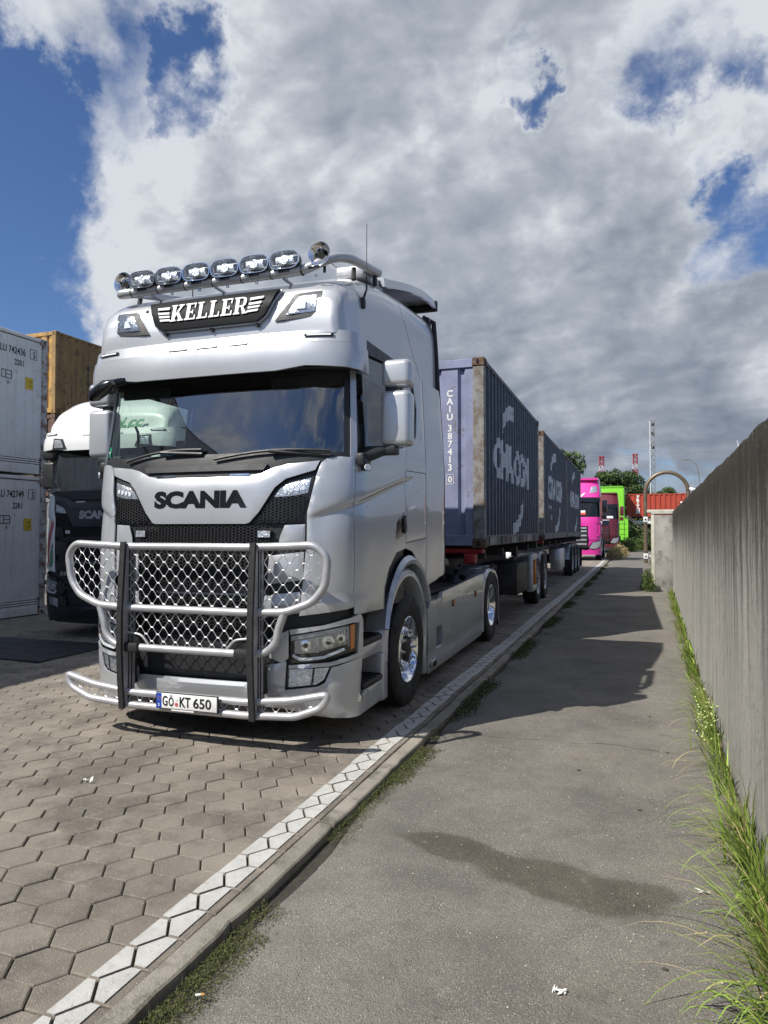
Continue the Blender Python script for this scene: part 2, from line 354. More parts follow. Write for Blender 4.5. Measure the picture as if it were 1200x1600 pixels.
    bp = n.new('ShaderNodeBump'); bp.inputs['Strength'].default_value = .85; bp.inputs['Distance'].default_value = .006
    hh = ma('ADD', ma('MULTIPLY', vo.outputs['Distance'], -.6), ma('ADD', noise(45, 5, .7), ma('MULTIPLY', ck, -1.5)))
    k.new(hh, bp.inputs['Height']); k.new(bp.outputs[0], b.inputs['Normal'])
    k.new(mr(wet, 0, 1, .9, .7), b.inputs['Roughness'])
asphalt()

# wall: exposed aggregate with vertical run marks, darker and pitted at the top
def wallmat():
    m = mat('wall_concrete', (.3, .3, .3), .92, spec=.25); t = m.node_tree; n = t.nodes; k = t.links; b = n['Principled BSDF']
    g = n.new('ShaderNodeNewGeometry'); P = g.outputs['Position']
    def noise(sc, det=6, ro=.6, st=(1, 1, 1)):
        mp = n.new('ShaderNodeMapping'); mp.inputs['Scale'].default_value = st; k.new(P, mp.inputs[0])
        q = n.new('ShaderNodeTexNoise'); q.inputs['Scale'].default_value = sc; q.inputs['Detail'].default_value = det; q.inputs['Roughness'].default_value = ro; k.new(mp.outputs[0], q.inputs['Vector']); return q.outputs[0]
    def mr(v, a, b_, c=0., d=1.):
        q = n.new('ShaderNodeMapRange'); k.new(v, q.inputs[0]); q.interpolation_type = 'SMOOTHSTEP'
        for i, z in zip((1, 2, 3, 4), (a, b_, c, d)): q.inputs[i].default_value = z
        return q.outputs[0]
    def ma(op, a, b_, cl=False):
        q = n.new('ShaderNodeMath'); q.operation = op; q.use_clamp = cl
        for i, v in enumerate((a, b_)):
            if isinstance(v, (int, float)): q.inputs[i].default_value = v
            else: k.new(v, q.inputs[i])
        return q.outputs[0]
    def mx(f, a, b_):
        q = n.new('ShaderNodeMix'); q.data_type = 'RGBA'; k.new(f, q.inputs[0])
        for i, v in ((6, a), (7, b_)):
            if isinstance(v, tuple): q.inputs[i].default_value = (*v, 1)
            else: k.new(v, q.inputs[i])
        return q.outputs[2]
    c = mx(mr(noise(3, 8, .7, (1, 1, .08)), .3, .7), (.42, .41, .375), (.62, .60, .545))
    c = mx(ma('MULTIPLY', mr(noise(9, 8, .75, (1, 1, .12)), .48, .70), .45), c, (.12, .12, .118))
    c = mx(ma('MULTIPLY', mr(noise(34, 6, .75, (1, 1, .14)), .50, .66), .32), c, (.11, .11, .105))
    c = mx(ma('MULTIPLY', mr(noise(24, 6, .7, (1, 1, .05)), .56, .68), .5), c, (.48, .46, .40))
    c = mx(ma('MULTIPLY', mr(noise(26, 8, .8, (1, 1, .55)), .50, .66), .45), c, (.16, .15, .13))
    sz = n.new('ShaderNodeSeparateXYZ'); k.new(P, sz.inputs[0])
    run = noise(11, 6, .65, (1, 1, .02))
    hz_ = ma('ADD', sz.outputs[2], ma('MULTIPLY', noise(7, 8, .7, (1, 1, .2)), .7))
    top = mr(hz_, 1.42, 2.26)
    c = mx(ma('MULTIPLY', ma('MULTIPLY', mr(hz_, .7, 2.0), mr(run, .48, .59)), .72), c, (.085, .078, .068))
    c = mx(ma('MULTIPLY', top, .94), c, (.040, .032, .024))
    pit = ma('MULTIPLY', mr(noise(38, 4, .65, (1, 1, .5)), .60, .64), mr(ma('ADD', ma('MULTIPLY', top, .5), noise(2.2, 4)), .40, .75))
    c = mx(ma('MULTIPLY', pit, .85), c, (.018, .016, .014))
    c = mx(ma('MULTIPLY', mr(noise(95, 4, .7, (1, 1, .8)), .52, .62), .35), c, (.10, .092, .08)); c = mx(mr(noise(60, 3, .5, (1, 1, .6)), .70, .74), c, (.55, .53, .47))
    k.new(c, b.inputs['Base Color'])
    bp = n.new('ShaderNodeBump'); bp.inputs['Strength'].default_value = 1.; bp.inputs['Distance'].default_value = .02
    hh = ma('ADD', ma('MULTIPLY', noise(30, 8, .8, (1, 1, .6)), 1.5), ma('ADD', ma('MULTIPLY', pit, -.9), ma('MULTIPLY', noise(14, 6, .7, (1, 1, .05)), .7)))
    k.new(hh, bp.inputs['Height']); k.new(bp.outputs[0], b.inputs['Normal'])
wallmat()

# ------------------------------------------------------------------ helpers
def _noop(): pass
def finish(me, smooth=None):
    if smooth is not None:
        me.shade_smooth(); me.set_sharp_from_angle(angle=R(smooth))
    return me
def link(name, me, m, parent=None, loc=(0, 0, 0), rot=(0, 0, 0), **props):
    o = bpy.data.objects.new(name, me); C.objects.link(o)
    if m is not None and me is not None and not me.materials: me.materials.append(MATS[m])
    if parent: o.parent = parent
    o.location = loc; o.rotation_euler = rot
    for a, b in props.items(): o[a] = b
    return o
def mesh(name, V, F, m, parent=None, smooth=None, loc=(0, 0, 0), rot=(0, 0, 0), **props):
    me = bpy.data.meshes.new(name); me.from_pydata([tuple(v) for v in V], [], F); me.validate(); me.update(); finish(me, smooth)
    return link(name, me, m, parent, loc, rot, **props)
def from_bm(name, bm, m, parent=None, smooth=None, loc=(0, 0, 0), rot=(0, 0, 0), **props):
    me = bpy.data.meshes.new(name); bm.to_mesh(me); bm.free(); finish(me, smooth)
    return link(name, me, m, parent, loc, rot, **props)
def thing(name, label, cat, loc=(0, 0, 0), rz=0., group=None, **kw):
    o = bpy.data.objects.new(name, None); C.objects.link(o); o.location = loc; o.rotation_euler = (0, 0, rz); o.empty_display_size = .2
    o['label'] = label; o['category'] = cat
    if group: o['group'] = group
    for a, b in kw.items(): o[a] = b
    return o
class MB:
    """collects pieces into one mesh"""
    def __init__(s): s.V = []; s.F = []
    def add(s, V, F):
        n = len(s.V); s.V += [tuple(v) for v in V]; s.F += [tuple(i + n for i in f) for f in F]; return s
    def box(s, x0, x1, y0, y1, z0, z1):
        return s.add([(x0, y0, z0), (x1, y0, z0), (x1, y1, z0), (x0, y1, z0), (x0, y0, z1), (x1, y0, z1), (x1, y1, z1), (x0, y1, z1)],
                     [(0, 3, 2, 1), (4, 5, 6, 7), (0, 1, 5, 4), (1, 2, 6, 5), (2, 3, 7, 6), (3, 0, 4, 7)])
    def bbox(s, x0, x1, y0, y1, z0, z1, b=.01, seg=2):
        bm = bmesh.new(); bmesh.ops.create_cube(bm, size=1)
        for v in bm.verts: v.co = Vector(((x0 + x1) / 2 + v.co.x * (x1 - x0), (y0 + y1) / 2 + v.co.y * (y1 - y0), (z0 + z1) / 2 + v.co.z * (z1 - z0)))
        bmesh.ops.bevel(bm, geom=bm.edges[:], offset=b, segments=seg, affect='EDGES', profile=.5)
        bm.verts.index_update(); s.add([v.co[:] for v in bm.verts], [[v.index for v in f.verts] for f in bm.faces]); bm.free(); return s
    def tube(s, pts, r, seg=10, closed=False, cap=True):
        V, F = tube_vf(pts, r, seg, closed, cap); return s.add(V, F)
    def cyl(s, a, b, r, seg=12, r2=None): return s.tube([a, b], [r, r if r2 is None else r2], seg)
    def quad(s, a, b, c, d): return s.add([a, b, c, d], [(0, 1, 2, 3)])
    def build(s, name, m, parent=None, smooth=None, loc=(0, 0, 0), rot=(0, 0, 0), **props):
        return mesh(name, s.V, s.F, m, parent, smooth, loc, rot, **props)
def tube_vf(pts, r, seg=10, closed=False, cap=True):
    pts = [Vector(p) for p in pts]; n = len(pts)
    rr = r if isinstance(r, (list, tuple)) else [r] * n
    V, F = [], []; up = None
    for i, p in enumerate(pts):
        if closed: t = (pts[(i + 1) % n] - pts[i - 1])
        else: t = pts[min(i + 1, n - 1)] - pts[max(i - 1, 0)]
        t.normalize()
        if up is None:
            up = Vector((0, 0, 1)) if abs(t.z) < .9 else Vector((0, 1, 0))
        a = t.cross(up)
        if a.length < 1e-6: a = t.orthogonal()
        a.normalize(); up = a.cross(t).normalized()
        for j in range(seg):
            an = 2 * math.pi * j / seg
            V.append(p + (a * math.cos(an) + up * math.sin(an)) * rr[i])
    m = n if closed else n - 1
    for i in range(m):
        for j in range(seg):
            q = ((i + 1) % n) * seg
            F.append((i * seg + j, i * seg + (j + 1) % seg, q + (j + 1) % seg, q + j))
    if cap and not closed:
        F.append(tuple(range(seg))[::-1]); F.append(tuple((n - 1) * seg + j for j in range(seg)))
    return V, F
def roundpath(pts, rad=.08, seg=5, closed=False):
    """polyline with filleted corners"""
    P = [Vector(p) for p in pts]; out = []; n = len(P)
    for i, p in enumerate(P):
        if not closed and i in (0, n - 1): out.append(p); continue
        a, b = P[i - 1], P[(i + 1) % n]
        da, db = (a - p), (b - p); r = min(rad, da.length * .48, db.length * .48)
        A, B = p + da.normalized() * r, p + db.normalized() * r
        for k in range(seg + 1):
            t = k / seg; out.append(A * (1 - t) ** 2 + p * 2 * t * (1 - t) + B * t * t)
    return out
def lathe(profile, seg=32, axis='x', close=False):
    """profile: (axial, radius)"""
    V, F = [], []; n = len(profile)
    for i in range(seg):
        a = 2 * math.pi * i / seg
        for (x, r) in profile: V.append((x, r * math.cos(a), r * math.sin(a)))
    for i in range(seg):
        j = (i + 1) % seg
        for k in range(n - 1): F.append((i * n + k, j * n + k, j * n + k + 1, i * n + k + 1))
    return V, F
def prism(poly, d0, d1, fn, holes=None):
    """poly [(a,b)] extruded from d0 to d1, fn(a,b,d)->xyz"""
    n = len(poly); V = [fn(a, b, d0) for a, b in poly] + [fn(a, b, d1) for a, b in poly]
    F = [tuple(range(n))[::-1], tuple(range(n, 2 * n))] + [(i, (i + 1) % n, (i + 1) % n + n, i + n) for i in range(n)]
    return V, F
def fix_normals(o):
    bm = bmesh.new(); bm.from_mesh(o.data); bmesh.ops.recalc_face_normals(bm, faces=bm.faces[:]); bm.to_mesh(o.data); bm.free(); return o

_tc = {}
def text_vf(s, size=1., bold=0., sx=1., shear=0., depth=0., align='CENTER', spacing=1., res=3):
    key = (s, size, bold, sx, shear, depth, align, spacing)
    if key in _tc: return _tc[key]
    cu = bpy.data.curves.new('txt', 'FONT'); cu.body = s; cu.size = size; cu.offset = bold; cu.shear = shear; cu.extrude = depth
    cu.align_x = align; cu.space_character = spacing; cu.resolution_u = res; cu.align_y = 'BOTTOM_BASELINE'
    o = bpy.data.objects.new('txt', cu); C.objects.link(o); dg = bpy.context.evaluated_depsgraph_get(); dg.update()
    me = o.evaluated_get(dg).to_mesh(); V = [(v.co.x * sx, v.co.y, v.co.z) for v in me.vertices]; F = [tuple(p.vertices) for p in me.polygons]
    o.evaluated_get(dg).to_mesh_clear(); bpy.data.objects.remove(o); bpy.data.curves.remove(cu)
    _tc[key] = (V, F); return V, F
def text(name, s, m, parent, fn, **kw):
    V, F = text_vf(s, **kw); return mesh(name, [fn(*v) for v in V], F, m, parent)

# ---------------------------------------------------------------- curved cab surface
def pl(t, x):
    if x <= t[0][0]: return t[0][1]
    for a, b in zip(t, t[1:]):
        if x <= b[0]:
            k = (x - a[0]) / (b[0] - a[0]); return a[1] + (b[1] - a[1]) * k
    return t[-1][1]
class Surf:
    crease = False
    def __init__(s, F, W, yS, n=2.6, yS0=-1.0, F0=-1.5, W0=1.19):
        s.F, s.W, s.yS, s.n = F, W, yS, n
        s.tab = [(0, 0)]; px, py = 0, F0; L = 0
        for i in range(1, 201):
            t = math.pi / 2 * i / 200
            x = W0 * math.sin(t) ** (2 / n); y = F0 + (yS0 - F0) * (1 - max(0, math.cos(t)) ** (2 / n))
            L += math.hypot(x - px, y - py); px, py = x, y; s.tab.append((L, t))
        s.L = L
    def P(s, u, z):
        sg = 1 if u >= 0 else -1; a = abs(u); F = pl(s.F, z); Wd = pl(s.W, z); Sx = pl(s.yS, z)
        if a < s.L:
            t = pl(s.tab, a) if a > 0 else 0
            return Vector((sg * Wd * math.sin(t) ** (2 / s.n), F + (Sx - F) * (1 - max(0, math.cos(t)) ** (2 / s.n)), z))
        return Vector((sg * Wd, Sx + a - s.L, z))
    def Nn(s, u, z):
        e_ = .004; a = s.P(u + e_, z) - s.P(u - e_, z); b = s.P(u, z + e_) - s.P(u, z - e_)
        n = a.cross(b); n.normalize(); return n
    def zl(s, u):
        a = abs(u); return 1.675 + (a - .87) * .305 if a < 1.25 else 1.79 + (a - 1.25) * .207
    def Q(s, u, z, off=0.):
        if s.crease:
            a = abs(u); zl = s.zl(u)
            f = max(0, min(1, (a - .86) / .12)) * max(0, min(1, (2.74 - a) / .5))
            if f > 0:
                d = zl - z
                off -= f * (.022 * math.exp(-d / .16) if d > 0 else .022 * math.exp(d / .012))
            # low flare above the steps
            if .86 < a < 1.7: 
                d2 = z - 1.10
                off -= .014 * math.exp(-d2 / .10) * min(1, (a - .86) / .1) * min(1, (1.7 - a) / .3) if d2 > 0 else 0
        return s.P(u, z) + s.Nn(u, z) * off
def inpoly(x, y, poly):
    r = False; j = len(poly) - 1
    for i in range(len(poly)):
        xi, yi = poly[i]; xj, yj = poly[j]
        if (yi > y) != (yj > y) and x < (xj - xi) * (y - yi) / (yj - yi) + xi: r = not r
        j = i
    return r
def fill(poly, step=.06, lines=None):
    """dense triangulation of a polygon; returns 2D verts, faces, boundary loop"""
    B = []
    n = len(poly)
    for i in range(n):
        a, b = poly[i], poly[(i + 1) % n]; L = math.hypot(b[0] - a[0], b[1] - a[1]); k = max(1, int(L / step + .5))
        for j in range(k): B.append((a[0] + (b[0] - a[0]) * j / k, a[1] + (b[1] - a[1]) * j / k))
    x0 = min(p[0] for p in B); x1 = max(p[0] for p in B); y0 = min(p[1] for p in B); y1 = max(p[1] for p in B)
    I = []
    nx, ny = int((x1 - x0) / step), int((y1 - y0) / step)
    for i in range(1, nx + 1):
        for j in range(1, ny + 1):
            p = (x0 + i * step, y0 + j * step)
            if inpoly(p[0], p[1], poly) and min((p[0] - q[0]) ** 2 + (p[1] - q[1]) ** 2 for q in B) > (step * .45) ** 2: I.append(p)
    if lines:
        X = []
        u = x0
        while u < x1:
            for dz in lines[1]:
                p = (u, lines[0](u) + dz)
                if inpoly(p[0], p[1], poly) and min((p[0] - q[0]) ** 2 + (p[1] - q[1]) ** 2 for q in B) > (step * .3) ** 2: X.append(p)
            u += step * .8
        zl_ = lines[0]
        I = [p for p in I if not (min(lines[1]) - step * .4 < p[1] - zl_(p[0]) < max(lines[1]) + step * .4)] + X
    nb = len(B)
    r = geometry.delaunay_2d_cdt([Vector(p) for p in B + I], [(i, (i + 1) % nb) for i in range(nb)], [], 0, 1e-6)
    V = [tuple(v) for v in r[0]]
    F = []
    for f in r[2]:
        cx = sum(V[i][0] for i in f) / len(f); cy = sum(V[i][1] for i in f) / len(f)
        if inpoly(cx, cy, poly): F.append(tuple(f))
    return V, F, nb
def panel(name, sf, poly, m, parent, off=0., th=.012, step=.06, both=False, smooth=35, edge=.004, **props):
    outs = []
    for sg in ((1, -1) if both else (1,)):
        pp = [(u * sg, z) for u, z in poly]
        V, F, nb = fill(pp, step, (sf.zl, (.05, .022, .006, -.004, -.03, -.075, -.13)) if sf.crease and step < .05 else None)
        # edge use counts -> rim
        cnt = {}
        F = [f if sum((V[f[i]][0] * V[f[(i + 1) % len(f)]][1] - V[f[(i + 1) % len(f)]][0] * V[f[i]][1]) for i in range(len(f))) > 0 else f[::-1] for f in F]
        for f in F:
            for i in range(len(f)):
                a, b = f[i], f[(i + 1) % len(f)]; cnt[(a, b)] = 1
        rim = [(a, b) for (a, b) in cnt if (b, a) not in cnt]
        n = len(V)
        rimv = set(a for a, b in rim)
        T = []
        for i, (u, z) in enumerate(V): T.append(sf.Q(u, z, off + th - (edge if i in rimv else 0)))
        Bk = [sf.Q(u, z, off) for u, z in V]
        # front faces: orientation u to right, z up as seen from outside -> u x z normal outward
        FF = [f for f in F] + [(b, a, a + n, b + n) for a, b in rim]
        # drop unused back verts
        VV = T + Bk
        used = sorted(set(i for f in FF for i in f)); mp = {o_: i for i, o_ in enumerate(used)}
        outs.append(mesh(name, [VV[i] for i in used], [tuple(mp[i] for i in f) for f in FF], m, parent, smooth, **props))
    return outs

# ================================================================== SETTING
ground = MB().quad((-900, -300, -.12), (900, -300, -.12), (900, 2500, -.12), (-900, 2500, -.12)).build('ground', 'ground', kind='structure')

# path of worn asphalt between kerb and wall
def wallx(y): return .539 + .016 * (y - 4.74)
V, F = [], []; nx, ny = 26, 200
rp = random.Random(3)
def hn(x, y): return .006 * math.sin(x * 3.1 + y * 1.7) + .005 * math.sin(y * 2.3 - x * 4.) + .004 * math.sin(x * 7.3 + 1.2 + y * .6)
ys = [-3 + 60 * (j / ny) ** 1.6 for j in range(ny + 1)]
for y in ys:
    ed = -1.525 + .022 * math.sin(y * 5.1) * math.sin(y * 1.3) + rp.uniform(-.010, .010) + (.05 * math.exp(-((y - 3.0) / .35) ** 2))
    for i in range(nx + 1):
        t = i / nx; x = ed + (2.9 - ed) * t
        z = -.014 + hn(x, y) - .03 * max(0, 1 - (x - ed) / .05)
        V.append((x, y, z))
for j in range(ny):
    for i in range(nx): a = j * (nx + 1) + i; F.append((a, a + 1, a + nx + 2, a + nx + 1))
path = mesh('path', V, F, 'asphalt', smooth=60, kind='structure')
# joint between kerb and path
MB().quad((-1.70, -3, -.05), (-1.40, -3, -.05), (-1.40, 60, -.05), (-1.70, 60, -.05)).build('verge_strip', 'joint_soil', kind='structure')
# far roadway and yard beyond the block paving
MB().quad((-1.66, 57, -.03), (14, 57, -.03), (14, 200, -.03), (-1.66, 200, -.03)).build('yard', 'ground', kind='structure')

# hexagonal block paving
PY = .203; CX = .195; E_ = .131; A_ = .064; X0 = -1.6935; Y0 = 1.859
rg = random.Random(11)
def hexpoly(cx, cy, g=0.):
    h = PY / 2 - g; e2 = E_ / 2 - g * .55; w = E_ / 2 + A_ - g * 1.1
    return [(cx + w, cy), (cx + e2, cy + h), (cx - e2, cy + h), (cx - w, cy), (cx - e2, cy - h), (cx + e2, cy - h)]
def clipx(poly, xm, keep_less=True):
    out = []
    for i in range(len(poly)):
        a, b = poly[i - 1], poly[i]; ia = (a[0] <= xm) == keep_less; ib = (b[0] <= xm) == keep_less
        if ia != ib:
            t = (xm - a[0]) / (b[0] - a[0]); out.append((xm, a[1] + (b[1] - a[1]) * t))
        if ib: out.append(b)
    return out
def paver_vf(poly, z=0., tl=(0, 0), inset=.006, dep=.03):
    cx = sum(p[0] for p in poly) / len(poly); cy = sum(p[1] for p in poly) / len(poly); n = len(poly)
    V = []
    def zz(x, y): return z + (x - cx) * tl[0] + (y - cy) * tl[1]
    for (x, y) in poly: V.append((x, y, zz(x, y) - dep))
    for (x, y) in poly: V.append((x, y, zz(x, y) - .0045))
    for (x, y) in poly:
        d = math.hypot(x - cx, y - cy); k = (d - inset) / d; X, Yy = cx + (x - cx) * k, cy + (y - cy) * k; V.append((X, Yy, zz(X, Yy)))
    F = []
    for i in range(n):
        j = (i + 1) % n; F += [(i, j, n + j, n + i), (n + i, n + j, 2 * n + j, 2 * n + i)]
    F.append(tuple(range(2 * n, 3 * n)))
    return V, F
paving = MB().quad((-16, -1, -.024), (-1.66, -1, -.024), (-1.66, 60, -.024), (-16, 60, -.024)).build('paving', 'joint_soil', kind='structure')
cells = []
for k in range(0, 70):
    cx = X0 - CX * k
    for j in range(-2, 235):
        cy = Y0 + PY * (j + (.5 if k % 2 else 0))
        if cy > 14 and cx < -5.6: continue
        if cy < 1.4: continue
        zc_ = cy * .9404 - cx * .34; u = 600 + 1109 * ((cx * .9404 + cy * .34) / zc_)
        if u < -60: continue
        cells.append((k, cx, cy, zc_))
cells.sort(key=lambda c: c[3])
CM = []
base_poly = hexpoly(0, 0, .0034)
for i in range(6):
    me = bpy.data.meshes.new('paver'); V, F = paver_vf(base_poly, 0, (rg.uniform(-.010, .010), rg.uniform(-.010, .010))); me.from_pydata(V, [], F); me.materials.append(M['paver']); CM.append(me)
cut_poly = clipx(hexpoly(0, 0, .0035), -1.672 - X0); me_cut = bpy.data.meshes.new('paver'); V, F = paver_vf(cut_poly); me_cut.from_pydata(V, [], F); me_cut.materials.append(M['paver'])
pav_stuff = MB(); rnds = []; line = MB(); npav = 0
LX0, LX1 = -1.862, -1.712
for (k, cx, cy, zc_) in cells:
    # wander of the laid surface
    z = .006 * math.sin(cx * 1.9 + cy * .8) + .004 * math.sin(cy * 2.9) + rg.uniform(-.0025, .0025)
    if zc_ > 12: z = .006 * math.sin(cx * 1.9 + cy * .8)
    tl = (0, 0)
    vis = zc_ * 0 + (800 - 28 + 0) # placeholder for clarity
    v_ = 828 + 1109 * 1.59 / zc_
    if npav < 300 and v_ < 1625:
        o = bpy.data.objects.new('paver', me_cut if k == 0 else rg.choice(CM)); C.objects.link(o); o.parent = paving; o.location = (cx, cy, z)
        if k == 0: o.location.z = z
        npav += 1
        me_t = o.data
        sl = None
    else:
        poly = hexpoly(cx, cy, .0035)
        if k == 0: poly = clipx(poly, -1.672)
        tl = (rg.uniform(-.01, .01), rg.uniform(-.01, .01)) if zc_ < 14 else (0, 0)
        V, F = paver_vf(poly, z, tl); pav_stuff.add(V, F); rnds += [rg.random()] * len(F)
    if k in (0, 1) and cy < 56:
        poly = hexpoly(cx, cy, .0075)
        if k == 0: poly = clipx(poly, -1.672)
        wob = .003 * math.sin(cy * 9) + .003 * math.sin(cy * 23)
        poly = clipx(clipx(poly, LX1 + wob), LX0 + wob, False)
        if len(poly) > 2:
            ccx = sum(p[0] for p in hexpoly(cx, cy)) / 6; zt = z + .0035 + (.0022 if npav >= 300 or True else 0)
            n0 = len(poly); line.add([(x, y, zt) for x, y in poly] + [(x, y, zt - .004) for x, y in poly], [tuple(range(n0))] + [(i, i + n0, (i + 1) % n0 + n0, (i + 1) % n0) for i in range(n0)])
ps = pav_stuff.build('paver', 'paver', paving, kind='stuff')
at = ps.data.attributes.new('rnd', 'FLOAT', 'FACE'); at.data.foreach_set('value', rnds[:len(ps.data.polygons)])
ln = fix_normals(line.build('line_marking', 'line_paint', kind='structure'))

# kerb stones
kerb = thing('kerb', 'narrow worn concrete kerb edging between the block paving and the path', 'kerb', (0, 0, 0))
for o_ in (kerb,): o_['kind'] = 'structure'; del o_['category']; del o_['label']
y = .6; rk = random.Random(5)
while y < 58:
    L = 1.0 + rk.uniform(-.05, .02)
    if y > 5.2: L = rk.choice((.5, .99, .6))
    n = 10; top, bot = [], []
    z = rk.uniform(-.006, .008); dx = rk.uniform(-.004, .004); worn = rk.random() < .45
    V = []
    for i in range(n + 1):
        yy = y + .004 + (L - .008) * i / n
        jag = rk.uniform(0, .014) * (1 if worn else .3) + (.012 if i in (0, n) else 0)
        r_ = rk.uniform(0, .004)
        V += [(-1.664, yy, -.12), (-1.664 + dx, yy, z - .006), (-1.656 + dx, yy, z), (-1.574 + dx - jag, yy, z - r_ - .001), (-1.566 + dx - jag * .9, yy, z - .008 - r_), (-1.570 + dx - jag * .7, yy, -.12)]
    F = []
    for i in range(n):
        for j in range(5): a = i * 6 + j; F.append((a, a + 1, a + 7, a + 6))
    F += [tuple(range(6))[::-1], tuple(n * 6 + j for j in range(6))]
    fix_normals(mesh('kerb_stone', V, F, 'kerb_stone', kerb, smooth=30)); y += L

# concrete flood wall: rough face, slightly uneven top, far end steps out as a stub
V, F = [], []; rw = random.Random(9)
yy = [-2 + 21.9 * j / 160 for j in range(161)]; nz = 20
for j, y in enumerate(yy):
    x = wallx(y); tz = 2.085 + .006 * math.sin(y * 2.1) + rw.uniform(-.010, .010) - (.03 if rw.random() < .06 else 0) - .012 * max(0, (y - 12) / 8)
    for i in range(nz + 1):
        t = i / nz; V.append((x + rw.uniform(-.0025, .0025) - .02 * (t < .02), y, -.15 + (tz + .13) * t + 0))
    V.append((x + .018, y, tz + .004)); V.append((x + .36, y, tz + .002)); V.append((x + .38, y, -.15))
mm = nz + 4
for j in range(len(yy) - 1):
    for i in range(mm - 1): a = j * mm + i; F.append((a, a + mm, a + mm + 1, a + 1))
F.append(tuple(range(mm))); F.append(tuple((len(yy) - 1) * mm + i for i in range(mm))[::-1])
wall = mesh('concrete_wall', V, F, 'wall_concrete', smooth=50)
wall['label'] = 'tall weathered grey concrete wall with dark run marks along the right of the path'; wall['category'] = 'wall'
stub = thing('wall_stub', 'square concrete buttress with pale edge strip at the far end of the wall', 'buttress', (.3, 19.95, -.04), .0)
MB().bbox(.04, .62, 0, .5, 0, 2.03, .012).build('buttress_block', 'concrete', stub, 30)
MB().bbox(-.035, .045, -.012, .52, 0, 2.045, .008).build('edge_strip', 'concrete_pale', stub, 30)
MB().bbox(-.04, .66, -.03, .54, 2.05, 2.085, .008).build('cap', 'concrete_pale', stub, 30)

# ================================================================== MAIN TRACTOR
CF = [(0.2, -1.44), (0.45, -1.50), (1.1, -1.50), (1.9, -1.46), (2.1, -1.41), (2.8, -1.27), (3.1, -1.22), (3.3, -1.20)]
CW = [(0.2, 1.15), (0.6, 1.18), (2.2, 1.18), (3.1, 1.12), (3.4, 1.10)]
CS = [(0.2, -1.0), (2.1, -1.0), (2.8, -.95), (3.4, -.9)]
CAB = Surf(CF, CW, CS); CAB.crease = True
def su(y): return CAB.L + y + 1.0
def hexgrille(x0, x1, z0, z1, pitch, fn, wire=.18, depth=.012, clip=None):
    """honeycomb web; fn(x,z,d)->xyz"""
    V, F = [], []
    s_ = pitch / 1.5; h = s_ * math.sqrt(3) * .62
    i = 0; x = x0
    while x < x1:
        z = z0 + (h / 2 if i % 2 else 0)
        while z < z1:
            if clip is None or inpoly(x, z, clip):
                n = len(V)
                for (k, d) in ((1.0, 0.), (1 - wire, 0.), (1 - wire, depth)):
                    for a in range(6):
                        an = math.pi / 3 * a; V.append(fn(x + s_ * k * math.cos(an), z + s_ * .62 * k * math.sin(an), d))
                for a in range(6):
                    b = (a + 1) % 6; F += [(n + a, n + b, n + 6 + b, n + 6 + a), (n + 6 + a, n + 6 + b, n + 12 + b, n + 12 + a)]
            z += h
        x += pitch; i += 1
    return V, F
def roof_loft(st, y0, yend, base=3.04, vend=0., nn=9.0, nv=40, na=64, front_cap=True):
    """st: (y, halfwidth, ztop) ; yend(h): rear end as a function of height fraction"""
    V, F = [], []
    for j in range(nv + 1):
        for i in range(na + 1):
            a = math.pi * i / na; a = a - .42 * math.sin(4 * a) / 2.6; ca, sa = math.cos(a), math.sin(a)
            h = abs(sa) ** (2 / nn)
            yb = y0(h); ye = yend(h); y = yb + (ye - yb) * (j / nv) ** 2.2
            w = pl([(s[0], s[1]) for s in st], y); zt = pl([(s[0], s[2]) for s in st], y)
            wb = min(1.12, w + .03)
            x = -(wb + (w - wb) * h) * math.copysign(abs(ca) ** (2 / nn), ca)
            V.append((x, y, base + (zt - base) * h + .0))
    for j in range(nv):
        for i in range(na): a = j * (na + 1) + i; F.append((a, a + 1, a + na + 2, a + na + 1))
    return V, F
def wheel_parts():
    d = {}
    # front wheel, axial + = outward
    prof = [(-.14, .30), (-.15, .34), (-.155, .44), (-.14, .485), (-.12, .50)]
    for k in range(4):
        x = -.115 + k * .058; prof += [(x, .503), (x + .046, .503), (x + .047, .492), (x + .057, .492)]
    prof += [(.12, .50), (.14, .485), (.153, .44), (.150, .36), (.135, .305), (.12, .29)]
    d['tyre'] = lathe(prof, 48)
    d['rim'] = lathe([(.12, .285), (.138, .300), (.142, .292), (.125, .278), (.06, .262), (.03, .255), (.045, .235), (.095, .215), (.115, .19), (.118, .165), (.115, .135), (.06, .125)], 48)
    d['hub'] = lathe([(.06, .124), (.10, .112), (.125, .095), (.132, .075), (.134, .0)], 32)
    d['rim_rear'] = lathe([(.12, .285), (.138, .300), (.142, .292), (.125, .276), (.02, .262), (-.06, .25), (-.075, .20), (-.07, .14), (-.0, .135)], 48)
    d['hub_rear'] = lathe([(-.07, .135), (.07, .11), (.10, .08), (.105, 0.)], 32)
    for nm, x, r in (('nuts', .113, .165), ('nuts_rear', -.075, .168)):
        mb = MB()
        for i in range(10):
            a = 2 * math.pi * i / 10; y, z = r * math.cos(a), r * math.sin(a)
            mb.cyl((x - .01, y, z), (x + .012, y, z), .024, 8); mb.cyl((x + .01, y, z), (x + .045, y, z), .016, 6, .012)
        d[nm] = (mb.V, mb.F)
    return d
WP = wheel_parts(); WM = {}
